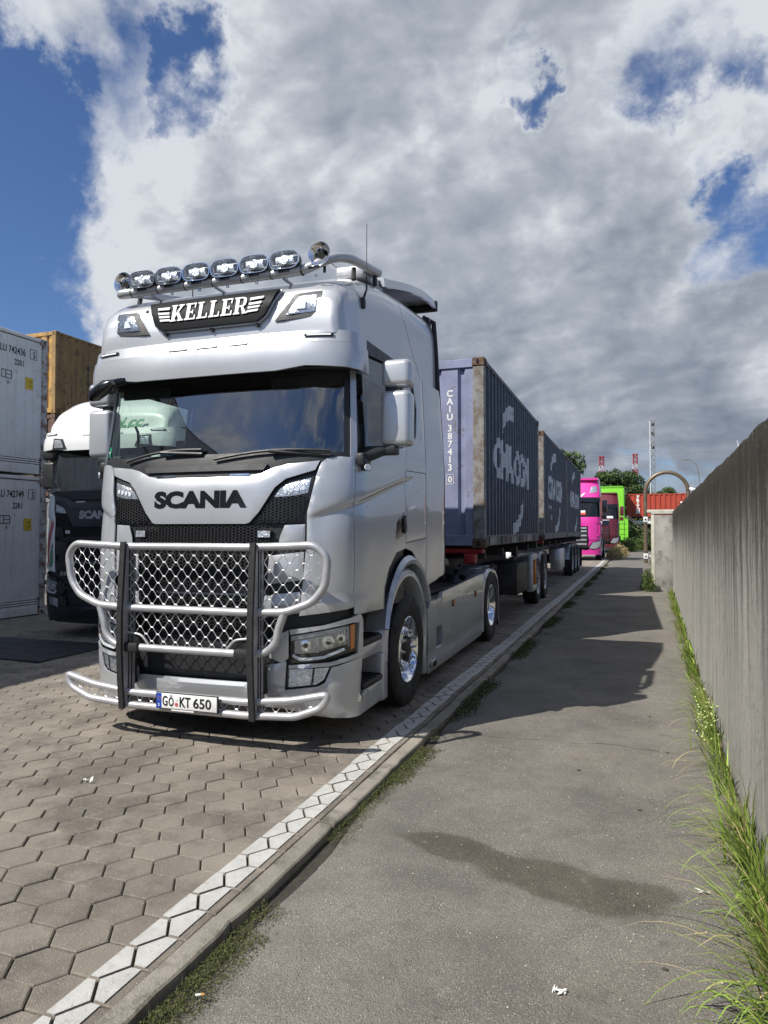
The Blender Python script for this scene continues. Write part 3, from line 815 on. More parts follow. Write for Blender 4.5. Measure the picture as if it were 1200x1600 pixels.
def wheel(parent, x, y, z=.50, side=1, rear=False, tyre_only=False, rimmat='chrome', sc=1.0):
    def part(nm, key, m, par, sm=40):
        k = (key, m)
        if k not in WM:
            me = bpy.data.meshes.new(nm); me.from_pydata(WP[key][0], [], WP[key][1]); me.update(); finish(me, sm); me.materials.append(M[m])
            bm = bmesh.new(); bm.from_mesh(me); bmesh.ops.recalc_face_normals(bm, faces=bm.faces[:]); bm.to_mesh(me); bm.free(); WM[k] = me
        return link(nm, WM[k], None, par)
    t = part('wheel', 'tyre', 'tyre', parent); t.location = (x, y, z); t.rotation_euler = (0, 0, 0 if side > 0 else math.pi); t.scale = (sc, sc, sc)
    if not tyre_only:
        r = 'rear' if rear else ''
        part('rim', 'rim_rear' if rear else 'rim', rimmat, t); part('hub', 'hub_rear' if rear else 'hub', 'dark_metal' if not rear else 'alu_dull', t); part('wheel_nuts', 'nuts_rear' if rear else 'nuts', rimmat, t)['kind'] = 'stuff'
    return t
def fender_arch(parent, cy, cz, r0, r1, x0, x1, a0, a1, m, name='fender', seg=18, lip=.0):
    V, F = [], []
    for i in range(seg + 1):
        a = a0 + (a1 - a0) * i / seg; c, s = math.cos(a), math.sin(a)
        for (r, x) in ((r0, x0), (r1 - .01, x0), (r1, x0 + (x1 - x0) * .1), (r1, x1 - .04 * (1 if x1 > x0 else -1)), (r1 - .018, x1 - .008 * (1 if x1 > x0 else -1)), (r1 - .035, x1), (r0 + .01, x1), (r0, x1 - .012 * (1 if x1 > x0 else -1))):
            V.append((x, cy + c * r, cz + s * r))
    for i in range(seg):
        for j in range(8): a = i * 8; F.append((a + j, a + (j + 1) % 8, a + 8 + (j + 1) % 8, a + 8 + j))
    F += [tuple(range(8)), tuple(seg * 8 + j for j in range(8))]
    return fix_normals(mesh(name, V, F, m, parent, 40))

def build_cab(T, body='silver', low='silver', roofm='silver', st=None, nn=9.0, main=True, corner=None):
    P = lambda name, poly, m, **k: panel(name, CAB, poly, m, T, **k)
    corner = corner or body
    # --- dark inner shell behind the skin (open at the windows)
    sh = MB()
    def cell(u0, u1, z0, z1, nu, nzz):
        n = len(sh.V)
        for j in range(nzz + 1):
            for i in range(nu + 1): sh.V.append(tuple(CAB.Q(u0 + (u1 - u0) * i / nu, z0 + (z1 - z0) * j / nzz, -.03)))
        for j in range(nzz):
            for i in range(nu): a = n + j * (nu + 1) + i; sh.F.append((a, a + 1, a + nu + 2, a + nu + 1))
    cell(-su(.02), su(.02), .95, 2.13, 60, 6); cell(-1.33, 1.33, .22, .95, 40, 4)
    for sg in (1, -1):
        cell(sg * su(.0), sg * su(1.36), 1.42, 3.08, 12, 8); cell(sg * su(.62), sg * su(1.36), 1.10, 1.44, 6, 2); cell(sg * 1.20, sg * 1.30, 2.1, 3.05, 2, 4)
    cell(-su(0), su(0), 2.80, 3.08, 60, 2)
    sh.build('cab_shell', 'black_plastic', T, 60)
    i_ = MB(); i_.box(-1.1, 1.1, -.9, 1.33, 1.40, 1.44); i_.box(-1.1, 1.1, 1.30, 1.34, 1.1, 3.1); i_.box(-1.08, 1.08, -1.0, 1.3, 3.06, 3.09)
    i_.build('cab_interior', 'interior', T)
    dash = MB(); dash.bbox(-1.08, 1.08, -1.25, -.75, 1.75, 2.14, .05, 3); dash.bbox(.15, .85, -.95, -.68, 2.1, 2.24, .04, 3); dash.build('dashboard', 'interior_grey', T, 40)
    for x in (-.58, .58):
        s_ = MB(); s_.bbox(x - .26, x + .26, -.35, .15, 1.75, 1.92, .06, 3); s_.bbox(x - .24, x + .24, .10, .26, 1.85, 2.62, .07, 3); s_.build('seat', 'interior', T, 40)
    if main:
        sw = MB(); sw.tube([(.58 + .23 * math.cos(a), -.62 + .10 * math.sin(a), 2.16 + .21 * math.sin(a)) for a in [i * math.pi / 12 for i in range(24)]], .016, 8, True); sw.cyl((.58, -.62, 2.16), (.58, -.85, 2.05), .03, 8); sw.build('steering_wheel', 'black_plastic', T, 40)
        hd = MB(); hd.bbox(.02, .16, -.72, -.60, 2.10, 2.30, .02); hd.build('dash_box', 'interior', T, 40)
        hd = MB(); hd.bbox(-.62, -.55, -.92, -.88, 2.12, 2.36, .01); hd.build('phone_holder', 'black_plastic', T, 40)
        hd = MB(); hd.bbox(-.83, -.73, -.98, -.95, 2.16, 2.26, .02); hd.build('figure_card', 'white_print', T, 40)
        MB().tube(roundpath([(-.98, -.95, 2.12), (-.98, -.95, 2.44), (-1.05, -.90, 2.50)], .05), .012, 8).build('grab_rail', 'black_plastic', T, 40)
        for x0, x1 in ((-1.02, -.55), (.4, 1.02)):
            MB().bbox(x0, x1, -1.10, -1.08, 2.70, 2.80, .008).build('sun_blind', 'interior', T, 40)
    # --- windows
    P('windscreen', [(-1.15, 2.165), (1.15, 2.165), (1.165, 2.5), (1.15, 2.82), (-1.15, 2.82), (-1.165, 2.5)], 'windscreen', off=-.008, th=.006, step=.12, smooth=60)
    fr = MB()
    for (u0, u1, z0, z1) in ((-1.17, 1.17, 2.78, 2.84), (-1.17, 1.17, 2.13, 2.185)):
        pass
    P('windscreen_seal', [(-1.18, 2.775), (1.18, 2.775), (1.18, 2.86), (-1.18, 2.86)], 'black_plastic', off=-.004, th=.008, step=.1)
    P('windscreen_seal', [(1.13, 2.14), (1.18, 2.14), (1.18, 2.80), (1.13, 2.80)], 'black_plastic', off=-.004, th=.008, both=True)
    sg_ = [(1.262, 2.17), (su(-.7), 2.24), (su(-.10), 2.33), (su(-.04), 2.5), (su(-.04), 2.96), (su(-.2), 3.02), (1.25, 2.945)]
    P('side_window', sg_, 'side_glass', off=-.014, th=.005, both=True, step=.12)
    P('window_frame', [(su(-.045), 2.33), (su(.02), 2.36), (su(.02), 3.06), (su(-.045), 2.99)], 'black_plastic', off=-.012, th=.012, both=True)
    # --- pillars, visor band, upper door
    P('a_pillar', [(1.183, 2.12), (1.243, 2.13), (1.243, 2.96), (1.183, 2.96)], body, both=True, th=.018)
    P('window_rail', [(1.247, 2.965), (su(-.2), 3.035), (su(.02), 3.07), (su(.02), 3.10), (1.247, 3.10)], 'black_plastic', both=True, off=-.006)
    # --- side panels
    arch = [(su(-.625), .95), (su(-.61), 1.10), (su(-.50), 1.27), (su(-.30), 1.395), (su(-.03), 1.425)]
    P('door', [(1.243, .965)] + arch + [(su(-.03), 2.345), (su(-.10), 2.32), (su(-.7), 2.225), (1.265, 2.155), (1.243, 2.14)], body, both=True, step=.045, smooth=60)
    P('side_panel', [(su(-.022), 1.425), (su(.18), 1.39), (su(.42), 1.26), (su(.60), 1.06), (su(.632), 1.05), (su(.632), 1.505), (su(-.022), 1.47)], body, both=True)
    P('side_locker', [(su(-.022), 1.478), (su(.632), 1.513), (su(.632), 2.13), (su(.60), 2.14), (su(-.022), 2.12)], body, both=True, step=.045, smooth=60)
    P('side_panel', [(su(-.022), 2.127), (su(.60), 2.147), (su(.632), 2.14), (su(.632), 3.10), (su(.12), 3.10), (su(.30), 3.0), (su(.40), 2.75), (su(.34), 2.48), (su(.18), 2.38), (su(-.022), 2.35)], body, both=True)
    P('window_surround', [(su(.024), 2.357), (su(.18), 2.384), (su(.336), 2.484), (su(.395), 2.75), (su(.296), 2.996), (su(.118), 3.095), (su(.024), 3.095)], low if main else body, both=True, off=-.022, step=.06)
    P('rear_corner', [(su(.642), 1.05), (su(.70), 1.04), (su(1.36), 1.12), (su(1.36), 3.10), (su(.642), 3.10)], body, both=True, off=.002)
    for sg in (1, -1):
        # door handle, crease
        hp = [(su(-.33), 1.50), (su(-.29), 1.66), (su(-.06), 1.76), (su(-.045), 1.55)]
        pa = panel('door_handle', CAB, [(u * sg, z) for u, z in hp], 'black_gloss', T, off=.010, th=.006)[0]
        panel('handle_grip', CAB, [(u * sg, z) for u, z in [(su(-.12), 1.56), (su(-.13), 1.69), (su(-.075), 1.72), (su(-.07), 1.57)]], 'black_plastic', pa, off=.016, th=.02)
    # --- front corner panels
    for sg in (1, -1):
        panel('corner_panel', CAB, [(u * sg, z) for u, z in [(.955, 2.085), (.925, 1.99), (.908, 1.89), (.868, 1.72), (.870, 1.50), (.845, 1.20), (.825, .965), (1.0, .985), (1.20, 1.01), (1.236, 1.02), (1.236, 2.13), (1.10, 2.135), (1.0, 2.12)]], corner, T, step=.035, th=.02, edge=.008, smooth=60)
    hood = [(0, 1.985), (.40, 1.99), (.50, 2.005), (.60, 2.05), (.70, 2.075), (.945, 2.10), (.915, 2.03), (.70, 1.965), (.62, 1.90), (.50, 1.72), (.43, 1.645), (.40, 1.635)]
    hp = hood + [(-x, z) for x, z in hood[::-1] if x > 0]
    P('front_hatch', hp, body, step=.06, th=.022, edge=.008, off=.004)
    P('cowl', [(-1.17, 2.10), (-.70, 2.08), (-.60, 2.055), (-.50, 2.01), (-.40, 1.995), (.40, 1.995), (.50, 2.01), (.60, 2.055), (.70, 2.08), (1.17, 2.10), (1.17, 2.17), (-1.17, 2.17)], 'black_plastic', off=-.01, th=.02, step=.07)
    P('cowl_step', [(-.52, 2.03), (.52, 2.03), (.55, 2.075), (-.55, 2.075)], 'black_plastic', off=.012, th=.02)
    for x in (-.33, .33): P('hatch_grip', [(x - .09, 1.99), (x + .09, 1.99), (x + .075, 2.005), (x - .075, 2.005)], 'chrome', off=.022, th=.008)
    if main:
        for (a, b) in (((-.75, 2.13), (-.02, 2.20)), ((.10, 2.12), (1.02, 2.17))):
            pts = [CAB.Q(a[0] + (b[0] - a[0]) * i / 8, a[1] + (b[1] - a[1]) * i / 8 + .03 * math.sin(math.pi * i / 8), .035) for i in range(9)]
            w_ = MB(); w_.tube(pts, .011, 6); w_.tube([CAB.Q(b[0], b[1] - .03, .02), CAB.Q((a[0] + b[0]) / 2, (a[1] + b[1]) / 2 + .02, .05)], .014, 6); w_.build('wiper', 'black_plastic', T, 40)
        st_ = panel('sticker', CAB, [(-1.11 + .035 * math.cos(a), 2.245 + .045 * math.sin(a)) for a in [i * math.pi / 8 for i in range(16)]], 'green_sticker', T, off=-.001, th=.002)[0]
        panel('sticker_print', CAB, [(-1.13, 2.235), (-1.09, 2.235), (-1.09, 2.25), (-1.13, 2.25)], 'white_print', st_, off=.0015, th=.001)
    # --- upper lamps and grille recesses
    for sg in (1, -1):
        hb = panel('grille_recess', CAB, [(u * sg, z) for u, z in [(.435, 1.64), (.50, 1.71), (.625, 1.89), (.70, 1.955), (.912, 2.02), (.898, 1.89), (.86, 1.72), (.862, 1.645)]], 'black_plastic', T, off=-.012, th=.008)[0]
        cl = [(u * sg, z) for u, z in [(.46, 1.655), (.50, 1.70), (.60, 1.825), (.865, 1.845), (.85, 1.73), (.85, 1.655)]]
        V, F = hexgrille(.40, .90, 1.64, 1.86, .030, lambda x, z, d: CAB.Q(x * sg, z, .004 - d), clip=[(abs(u), z) for u, z in cl])
        mesh('grille_mesh', V, F, 'mesh_black', hb)
        lens = [(.615, 1.835), (.66, 1.895), (.705, 1.925), (.888, 1.975), (.872, 1.865), (.76, 1.84)]
        lp = panel('upper_headlight', CAB, [(u * sg, z) for u, z in lens], 'reflector', T, off=-.004, th=.006)[0]
        for q in range(4):
            u = .70 + q * .045; cc = [(u * sg + .016 * math.cos(a), 1.875 + q * .008 + .018 * math.sin(a)) for a in [i * math.pi / 4 for i in range(8)]]
            panel('lamp_cell', CAB, cc, 'white_light', lp, off=.003, th=.006)
        panel('lamp_lens', CAB, [(u * sg, z) for u, z in lens], 'lens', lp, off=.014, th=.002)
    gb = P('grille_recess', [(-.86, .50), (.86, .50), (.86, 1.64), (-.86, 1.64)], 'black_plastic', off=-.045, th=.008, step=.1)[0]
    V, F = hexgrille(-.60, .60, 1.49, 1.62, .030, lambda x, z, d: CAB.Q(x, z, .006 - d)); mesh('grille_mesh', V, F, 'mesh_black', gb)
    for z0, z1 in ((1.17, 1.42), (.83, 1.09)):
        V, F = hexgrille(-.56, .56, z0, z1, .036, lambda x, z, d: CAB.Q(x, z, -.005 - d)); mesh('grille_mesh', V, F, 'mesh_black', gb)
    for z in (1.455, 1.12, .795):
        P('grille_bar', [(-.60, z), (.60, z), (.60, z + .035), (-.60, z + .035)], 'black_gloss' if main else 'black_plastic', off=-.02, th=.03)
    P('grille_strip', [(-.40, 1.105), (.40, 1.105), (.40, 1.155), (-.40, 1.155)], 'alu_dull', off=-.03, th=.014)
    for sg in (1, -1):
        for poly in ([(.70, 1.625), (.855, 1.632), (.855, 1.50), (.84, 1.475), (.655, 1.475), (.665, 1.54)],
                     [(.585, 1.40), (.85, 1.43), (.845, 1.225), (.575, 1.19)], [(.56, 1.11), (.83, 1.14), (.82, .985), (.54, .95)]):
            panel('grille_trim', CAB, [(u * sg, z) for u, z in poly], low, T, off=-.012, th=.02, edge=.012)
        mk = P if 0 else None
        ml = panel('marker_lamp', CAB, [((.50 + a) * sg, 1.535 + b) for a, b in ((0, 0), (.095, 0), (.095, .048), (0, .048))], 'reflector', T, off=.010, th=.014)
        # cheeks next to the intake
        panel('bumper_cheek', CAB, [(u * sg, z) for u, z in [(.60, .80), (.745, .86), (.745, .66), (.70, .62), (.60, .66)]], low, T, off=-.01, th=.02)
        panel('bumper_cheek', CAB, [(u * sg, z) for u, z in [(.585, .60), (.73, .635), (.725, .40), (.56, .36), (.56, .50)]], low, T, off=-.01, th=.024)
        # bumper corner
        panel('bumper_corner', CAB, [(u * sg, z) for u, z in [(.755, .865), (1.0, .895), (1.22, .945), (1.30, .965), (1.325, .93), (1.30, .90), (1.22, .905), (.76, .828)]], low, T, off=.006, th=.022, edge=.012)
        panel('bumper_corner', CAB, [(u * sg, z) for u, z in [(1.262, .66), (1.325, .70), (1.325, .925), (1.285, .905), (1.27, .70)]], low, T, off=.004, th=.02)
        panel('bumper_corner', CAB, [(u * sg, z) for u, z in [(.75, .61), (1.05, .628), (1.325, .69), (1.325, .655), (1.05, .60), (.75, .585)]], low, T, off=.006, th=.03, edge=.016)
        panel('bumper_corner', CAB, [(u * sg, z) for u, z in [(.735, .43), (.97, .455), (1.02, .48), (1.06, .59), (1.325, .648), (1.325, .36), (1.50, .36), (1.50, .205), (1.20, .20), (.95, .235), (.70, .29), (.56, .30), (.56, .35)]], low, T, off=.0, th=.022, edge=.01)
        # main headlight
        hl = panel('headlight', CAB, [(u * sg, z) for u, z in [(.762, .822), (1.20, .893), (1.268, .90), (1.262, .70), (.95, .636), (.765, .62)]], 'black_gloss', T, off=-.004, th=.008)[0]
        panel('reflector', CAB, [(u * sg, z) for u, z in [(.79, .785), (.95, .812), (.95, .70), (.79, .69)]], 'reflector_dark', hl, off=.005, th=.005)
        panel('reflector', CAB, [(u * sg, z) for u, z in [(.965, .815), (1.10, .845), (1.17, .865), (1.18, .75), (.965, .705)]], 'reflector_dark', hl, off=.005, th=.005)
        for uc, zc2, rr_ in ((.872, .752, .040), (1.035, .775, .046), (1.125, .795, .034)):
            lc_ = panel('lamp_cell', CAB, [((uc + rr_ * math.cos(a)) * sg, zc2 + rr_ * math.sin(a)) for a in [i * math.pi / 8 for i in range(16)]], 'chrome', hl, off=.010, th=.010, step=.03)[0]
            panel('lamp_bulb', CAB, [((uc + rr_ * .45 * math.cos(a)) * sg, zc2 + rr_ * .45 * math.sin(a)) for a in [i * math.pi / 5 for i in range(10)]], 'black_gloss', hl, off=.018, th=.006, step=.03)
        for q_ in range(9):
            uq = .975 + q_ * .022
            panel('reflector_rib', CAB, [((uq + a) * sg, b) for a, b in ((0, .725 + q_ * .005), (.005, .725 + q_ * .005), (.005, .812 + q_ * .006), (0, .812 + q_ * .006))], 'alu_dull', hl, off=.009, th=.004)
        panel('headlight_bezel', CAB, [(u * sg, z) for u, z in [(.765, .818), (1.16, .882), (1.19, .88), (1.195, .735), (1.183, .735), (1.175, .862), (1.10, .845), (.765, .785)]], 'silver_dull', hl, off=.006, th=.012)
        panel('headlight_bezel', CAB, [(u * sg, z) for u, z in [(.948, .812), (.966, .815), (.966, .70), (.948, .70)]], 'alu_dull', hl, off=.008, th=.012)
        panel('running_light', CAB, [(u * sg, z) for u, z in [(.775, .672), (.83, .640), (1.00, .655), (1.16, .710), (1.15, .725), (1.0, .675), (.84, .660), (.78, .690)]], 'white_light', hl, off=.008, th=.014)
        panel('turn_signal', CAB, [(u * sg, z) for u, z in [(1.205, .885), (1.245, .893), (1.24, .715), (1.207, .708)]], 'amber', hl, off=.006, th=.008)
        panel('lamp_lens', CAB, [(u * sg, z) for u, z in [(.765, .82), (1.20, .89), (1.262, .898), (1.257, .703), (.95, .64), (.768, .625)]], 'lens', hl, off=.024, th=.002)
        fg = panel('fog_light', CAB, [(u * sg, z) for u, z in [(.745, .575), (1.045, .588), (1.01, .50), (.96, .468), (.745, .445)]], 'reflector', T, off=-.006, th=.008)[0]
        panel('fog_divider', CAB, [(u * sg, z) for u, z in [(.925, .585), (.94, .585), (.93, .462), (.915, .460)]], 'black_plastic', fg, off=.003, th=.006)
        panel('fog_divider', CAB, [(u * sg, z) for u, z in [(.735, .578), (.75, .578), (.75, .44), (.735, .44)]], 'black_plastic', fg, off=.003, th=.006)
        panel('lamp_lens', CAB, [(u * sg, z) for u, z in [(.745, .575), (1.045, .588), (1.01, .50), (.96, .468), (.745, .445)]], 'lens', fg, off=.012, th=.002)
    # intake and lip
    V, F = hexgrille(-.52, .52, .50, .60, .040, lambda x, z, d: CAB.Q(x, z, -.035 - d)); mesh('grille_mesh', V, F, 'mesh_black', gb)
    P('bumper_lip', [(-.555, .33), (.555, .33), (.555, .46), (.50, .475), (-.50, .475), (-.555, .46)], low, off=.0, th=.03, edge=.012)
    P('bumper_slat', [(-.60, .715), (.60, .715), (.60, .76), (-.60, .76)], 'black_plastic', off=-.02, th=.03)
    P('bumper_lip', [(-.95, .22), (.95, .22), (.70, .285), (.56, .295), (.555, .325), (-.555, .325), (-.56, .295), (-.70, .285)], 'black_plastic', off=-.02, th=.02)
    # --- steps and front fender, both sides
    for sg in (1, -1):
        for z0, y0, y1 in ((.70, -1.06, -.60), (.37, -1.02, -.50)):
            stp = MB(); stp.bbox(*sorted((sg * .88, sg * 1.165)), y0, y1, z0, z0 + .045, .012)
            o = stp.build('step', 'black_plastic', T, 40)
            tr_ = MB()
            for i in range(6): tr_.box(*sorted((sg * .92, sg * 1.15)), y0 + .04 + i * (y1 - y0 - .08) / 5, y0 + .055 + i * (y1 - y0 - .08) / 5, z0 + .045, z0 + .053)
            tr_.build('step_tread', 'dark_metal', o)
        sw = MB(); sw.box(*sorted((sg * .85, sg * .88)), -1.1, -.55, .25, .98); sw.build('step_well', low, T)
        sw = MB(); sw.bbox(*sorted((sg * .90, sg * 1.16)), -1.03, -.58, .60, .70, .015); sw.bbox(*sorted((sg * .90, sg * 1.165)), -1.02, -.5, .20, .37, .015); sw.build('step_support', low, T, 40)
        fender_arch(T, .10, .58, .58, .665, sg * .80, sg * 1.175, math.pi * 1.02, math.pi * -.02, low, seg=24)
        ff = MB(); ff.bbox(*sorted((sg * .84, sg * 1.172)), -.60, -.475, .19, .585, .02, 3); ff.bbox(*sorted((sg * 1.168, sg * 1.182)), -.535, -.505, .50, .62, .004)
        ff.build('fender', low, T, 40)
        ff = MB(); ff.bbox(*sorted((sg * .86, sg * 1.165)), .675, .765, .16, .585, .02, 3); ff.build('fender', low, T, 40)
        dk = MB(); dk.box(*sorted((sg * .45, sg * .80)), -.56, .74, .5, 1.25); dk.build('wheel_housing', 'black_plastic', T)
        lip = [(sg * 1.18, .10 + .70 * math.cos(a), .60 + .80 * math.sin(a)) for a in [math.pi * (1 - i / 18) * .86 + math.pi * .06 for i in range(19)]]
        # bodyside arch flare over the fender
        V, F = [], []
        for i in range(19):
            a = math.pi * (.93 - .80 * i / 18); c, s_ = math.cos(a), math.sin(a)
            V += [(sg * 1.18, .10 + .70 * c, .62 + .74 * s_), (sg * 1.215, .10 + .69 * c, .62 + .70 * s_), (sg * 1.205, .10 + .675 * c, .62 + .665 * s_), (sg * 1.0, .10 + .675 * c, .62 + .665 * s_)]
        for i in range(18):
            for j in range(3): F.append((i * 4 + j, i * 4 + j + 1, i * 4 + 5 + j, i * 4 + 4 + j))
        fix_normals(mesh('arch_flare', V, F, body if main else low, T, 50))
        # mud flap
        MB().box(*sorted((sg * .85, sg * 1.16)), .78, .79, .14, .6).build('mud_flap', 'rubber', T)
        if main or sg < 0:
            # mirrors
            mk = MB(); mk.bbox(*sorted((sg * 1.28, sg * 1.515)), -.98, -.80, 2.695, 2.905, .045, 4); mm_ = mk.build('mirror', body if main else 'black_plastic', T, 40)
            mk = MB(); mk.bbox(*sorted((sg * 1.275, sg * 1.51)), -.98, -.80, 2.235, 2.665, .045, 4); mm2 = mk.build('mirror', body if main else 'black_plastic', T, 40)
            for m_, z0, z1 in ((mm_, 2.72, 2.885), (mm2, 2.265, 2.64)):
                MB().box(*sorted((sg * 1.30, sg * 1.49)), -.805, -.796, z0, z1).build('mirror_glass', 'chrome', m_)
            MB().bbox(*sorted((sg * 1.30, sg * 1.39)), -.93, -.86, 2.65, 2.71, .01).build('mirror_joint', 'black_plastic', T, 40); ar = MB(); ar.bbox(*sorted((sg * 1.14, sg * 1.40)), -.98, -.86, 2.17, 2.24, .015)
            ar.tube([(sg * 1.15, -1.08, 2.13), (sg * 1.34, -.92, 2.22)], [.05, .035], 10); ar.bbox(*sorted((sg * 1.15, sg * 1.215)), -1.17, -1.0, 2.07, 2.17, .02)
            ar.build('mirror_arm', 'black_plastic', T, 40)
    # --- roof
    st = st or [(-1.20, 1.02, 3.13), (-1.17, 1.05, 3.26), (-1.10, 1.08, 3.40), (-1.0, 1.09, 3.52), (-.85, 1.08, 3.64), (-.6, 1.075, 3.74), (-.2, 1.07, 3.82), (.3, 1.06, 3.87), (1.36, 1.03, 3.97)]
    k1 = lambda h: .10 + .70 * (1 - h) ** 1.6
    V, F = roof_loft(st, lambda h: st[0][0], k1, nn=nn); o = fix_normals(mesh('roof', V, F, roofm, T, 60))
    V, F = roof_loft(st, lambda h: k1(h) + .012, lambda h: 1.36, nn=nn); o = fix_normals(mesh('roof_fairing', V, F, roofm, T, 60))
    b_ = MB(); b_.box(-1.05, 1.05, 1.25, 1.34, 3.0, st[-1][2] - .06); b_.box(-1.08, 1.08, -1.1, 1.3, 3.085, 3.10); b_.build('rear_wall', 'black_plastic', T)
    # visor band around the front
    VS = Surf([(2.75, -1.435), (2.97, -1.42), (3.07, -1.385)], [(2.75, 1.19), (3.07, 1.175)], [(2.75, -1.08), (3.07, -1.08)], n=4.0, F0=-1.42, W0=1.19, yS0=-1.08)
    pv = lambda name, poly, m, **k: panel(name, VS, poly, m, T, **k)
    vL = VS.L + .05
    if main or True:
        pv('sun_visor', [(-vL, 2.775), (-1.05, 2.785), (-.85, 2.795), (-.62, 2.768), (.62, 2.768), (.85, 2.795), (1.05, 2.785), (vL, 2.775), (vL + .0, 2.968), (-vL, 2.968)], roofm, th=.025, step=.07, edge=.008)
        pv('sun_visor', [(-vL, 2.973), (vL, 2.973), (vL, 3.062), (-vL, 3.062)], roofm, th=.018, step=.07, edge=.010)
        tp = MB(); n = 30
        for i in range(n + 1):
            u = -vL + 2 * vL * i / n; a = VS.Q(u, 3.058, .008); tp.V.append(tuple(a)); b = CAB.Q(max(-1.5, min(1.5, u * 1.03)), 3.075, -.03); tp.V.append(tuple(b))
        for i in range(n): tp.F.append((2 * i, 2 * i + 2, 2 * i + 3, 2 * i + 1))
        fix_normals(tp.build('visor_top', roofm, T, 60))
        tp = MB()
        for i in range(n + 1):
            u = -vL + 2 * vL * i / n; a = VS.Q(u, 2.785, .0); tp.V.append(tuple(a)); b = CAB.Q(max(-1.5, min(1.5, u * 1.0)), 2.81, -.0); tp.V.append(tuple(b))
        for i in range(n): tp.F.append((2 * i, 2 * i + 2, 2 * i + 3, 2 * i + 1))
        fix_normals(tp.build('visor_underside', 'black_plastic', T, 60))
        for x in (-.25, .02, .29): pv('visor_lamp', [(x - .085, 2.985), (x + .085, 2.985), (x + .085, 3.005), (x - .085, 3.005)], 'silver_dull', off=.014, th=.010)
        for x in (-.95, .95): pv('visor_lamp', [(x - .11, 3.008), (x + .11, 3.008), (x + .11, 3.03), (x - .11, 3.03)], 'black_gloss', off=.014, th=.010)
        for x in (-.95, .95): pv('visor_lamp', [(x - .09, 3.013), (x + .09, 3.013), (x + .09, 3.025), (x - .09, 3.025)], 'white_light', off=.022, th=.005)
    return VS

def roofpt(st, x, z, off=0.):
    """point on the sloping roof front at height z"""
    zs = [(s[2], s[0]) for s in st]; y = pl(zs, z); yb = pl(zs, z + .02); ya = pl(zs, z - .02)
    sl = (yb - ya) / .04; n = Vector((0, -1, sl)).normalized()
    cr_ = .03 * abs(x) ** 4
    return Vector((x, y + cr_, z)) + n * off
class RoofSurf:
    crease = False
    def __init__(s, st): s.st = st; s.L = 9
    def P(s, u, z): return roofpt(s.st, u, z)
    def Nn(s, u, z):
        a = roofpt(s.st, u + .01, z) - roofpt(s.st, u - .01, z); b = roofpt(s.st, u, z + .01) - roofpt(s.st, u, z - .01); n = a.cross(b); n.normalize(); return n
    def Q(s, u, z, off=0.): return s.P(u, z) + s.Nn(u, z) * off
ST_HIGH = [(-1.345, 1.00, 3.06), (-1.34, 1.02, 3.18), (-1.315, 1.05, 3.32), (-1.26, 1.075, 3.43), (-1.17, 1.085, 3.50), (-1.0, 1.09, 3.57), (-.75, 1.085, 3.67), (-.3, 1.08, 3.77), (.3, 1.08, 3.85), (1.36, 1.07, 3.95)]

truck = thing('lorry', 'silver lorry tractor with bull bar, six roof spotlights and a black name board', 'lorry', (-3.17, 6.07, 0), .014)
build_cab(truck, st=ST_HIGH)
RS = RoofSurf([(-1.24, 0, 3.10)] + ST_HIGH[1:5])
RS.st = [(-1.347, 0, 3.04), (-1.342, 0, 3.18), (-1.317, 0, 3.32), (-1.262, 0, 3.43), (-1.17, 0, 3.50)]
rp_ = lambda name, poly, m, par=None, **k: panel(name, RS, poly, m, par or truck, **k)
# recessed frame and name board
sb = rp_('sign_board', [(-.585, 3.405), (.585, 3.405), (.49, 3.212), (.43, 3.172), (-.43, 3.172), (-.49, 3.212)], 'sign_face', off=.03, th=.02)[0]
rp_('sign_rim', [(-.60, 3.415), (.60, 3.415), (.502, 3.212), (.435, 3.160), (-.435, 3.160), (-.502, 3.212)], 'silver', sb, off=.012, th=.018)
# serif lettering built stroke by stroke
def serif_letters(word, H=.125, gap=.026):
    out = []; x = 0; t = .030; s = .012
    def R_(a, b, c, d): return [(a, b), (c, b), (c, d), (a, d)]
    for ch in word:
        ps = []
        if ch in 'KELR':
            ps.append(R_(.012, 0, .012 + t, H)); ps += [R_(0, 0, .054, s), R_(0, H - s, .054, H)]
        if ch == 'K':
            w = .118; ps.append([(.042, .055), (.085, H - s), (.106, H - s), (.042, .028)]); ps.append([(.052, .068), (.070, .085), (.112, s), (.080, s)]); ps += [R_(.066, H - s, .114, H), R_(.068, 0, .122, s)]
        elif ch == 'E':
            w = .098; ps += [R_(.042, H - s, .094, H), [(.094, H), (.082, H), (.088, H - .036), (.094, H - .036)], R_(.042, 0, .096, s), [(.098, 0), (.084, 0), (.088, .038), (.098, .038)], R_(.042, H / 2 - .006, .072, H / 2 + .006), R_(.068, H / 2 - .018, .076, H / 2 + .018)]
        elif ch == 'L':
            w = .094; ps += [R_(.042, 0, .092, s), [(.094, 0), (.080, 0), (.086, .042), (.094, .042)]]
        elif ch == 'R':
            w = .112; ps += [R_(.042, H - s, .070, H), R_(.042, .056, .070, .068)]
            n = 6; cx, cy, r1, r2 = .066, (H + .056) / 2, (H - .056) / 2, (H - .056) / 2 - s
            for i in range(n):
                a, b = math.pi / 2 - math.pi * i / n, math.pi / 2 - math.pi * (i + 1) / n
                q = lambda an, r, e=0: (cx + (r + (.010 if r == r1 else -.004)) * math.cos(an), cy + r * math.sin(an))
                ps.append([q(a, r2), q(a, r1), q(b, r1), q(b, r2)])
            ps.append([(.062, .060), (.080, .062), (.108, s), (.078, s)]); ps.append(R_(.076, 0, .118, s))
        for p in ps: out.append([(x + a, b) for a, b in p])
        x += w + gap - .012
    return out, x
let, wd = serif_letters('KELLER')
tm = MB()
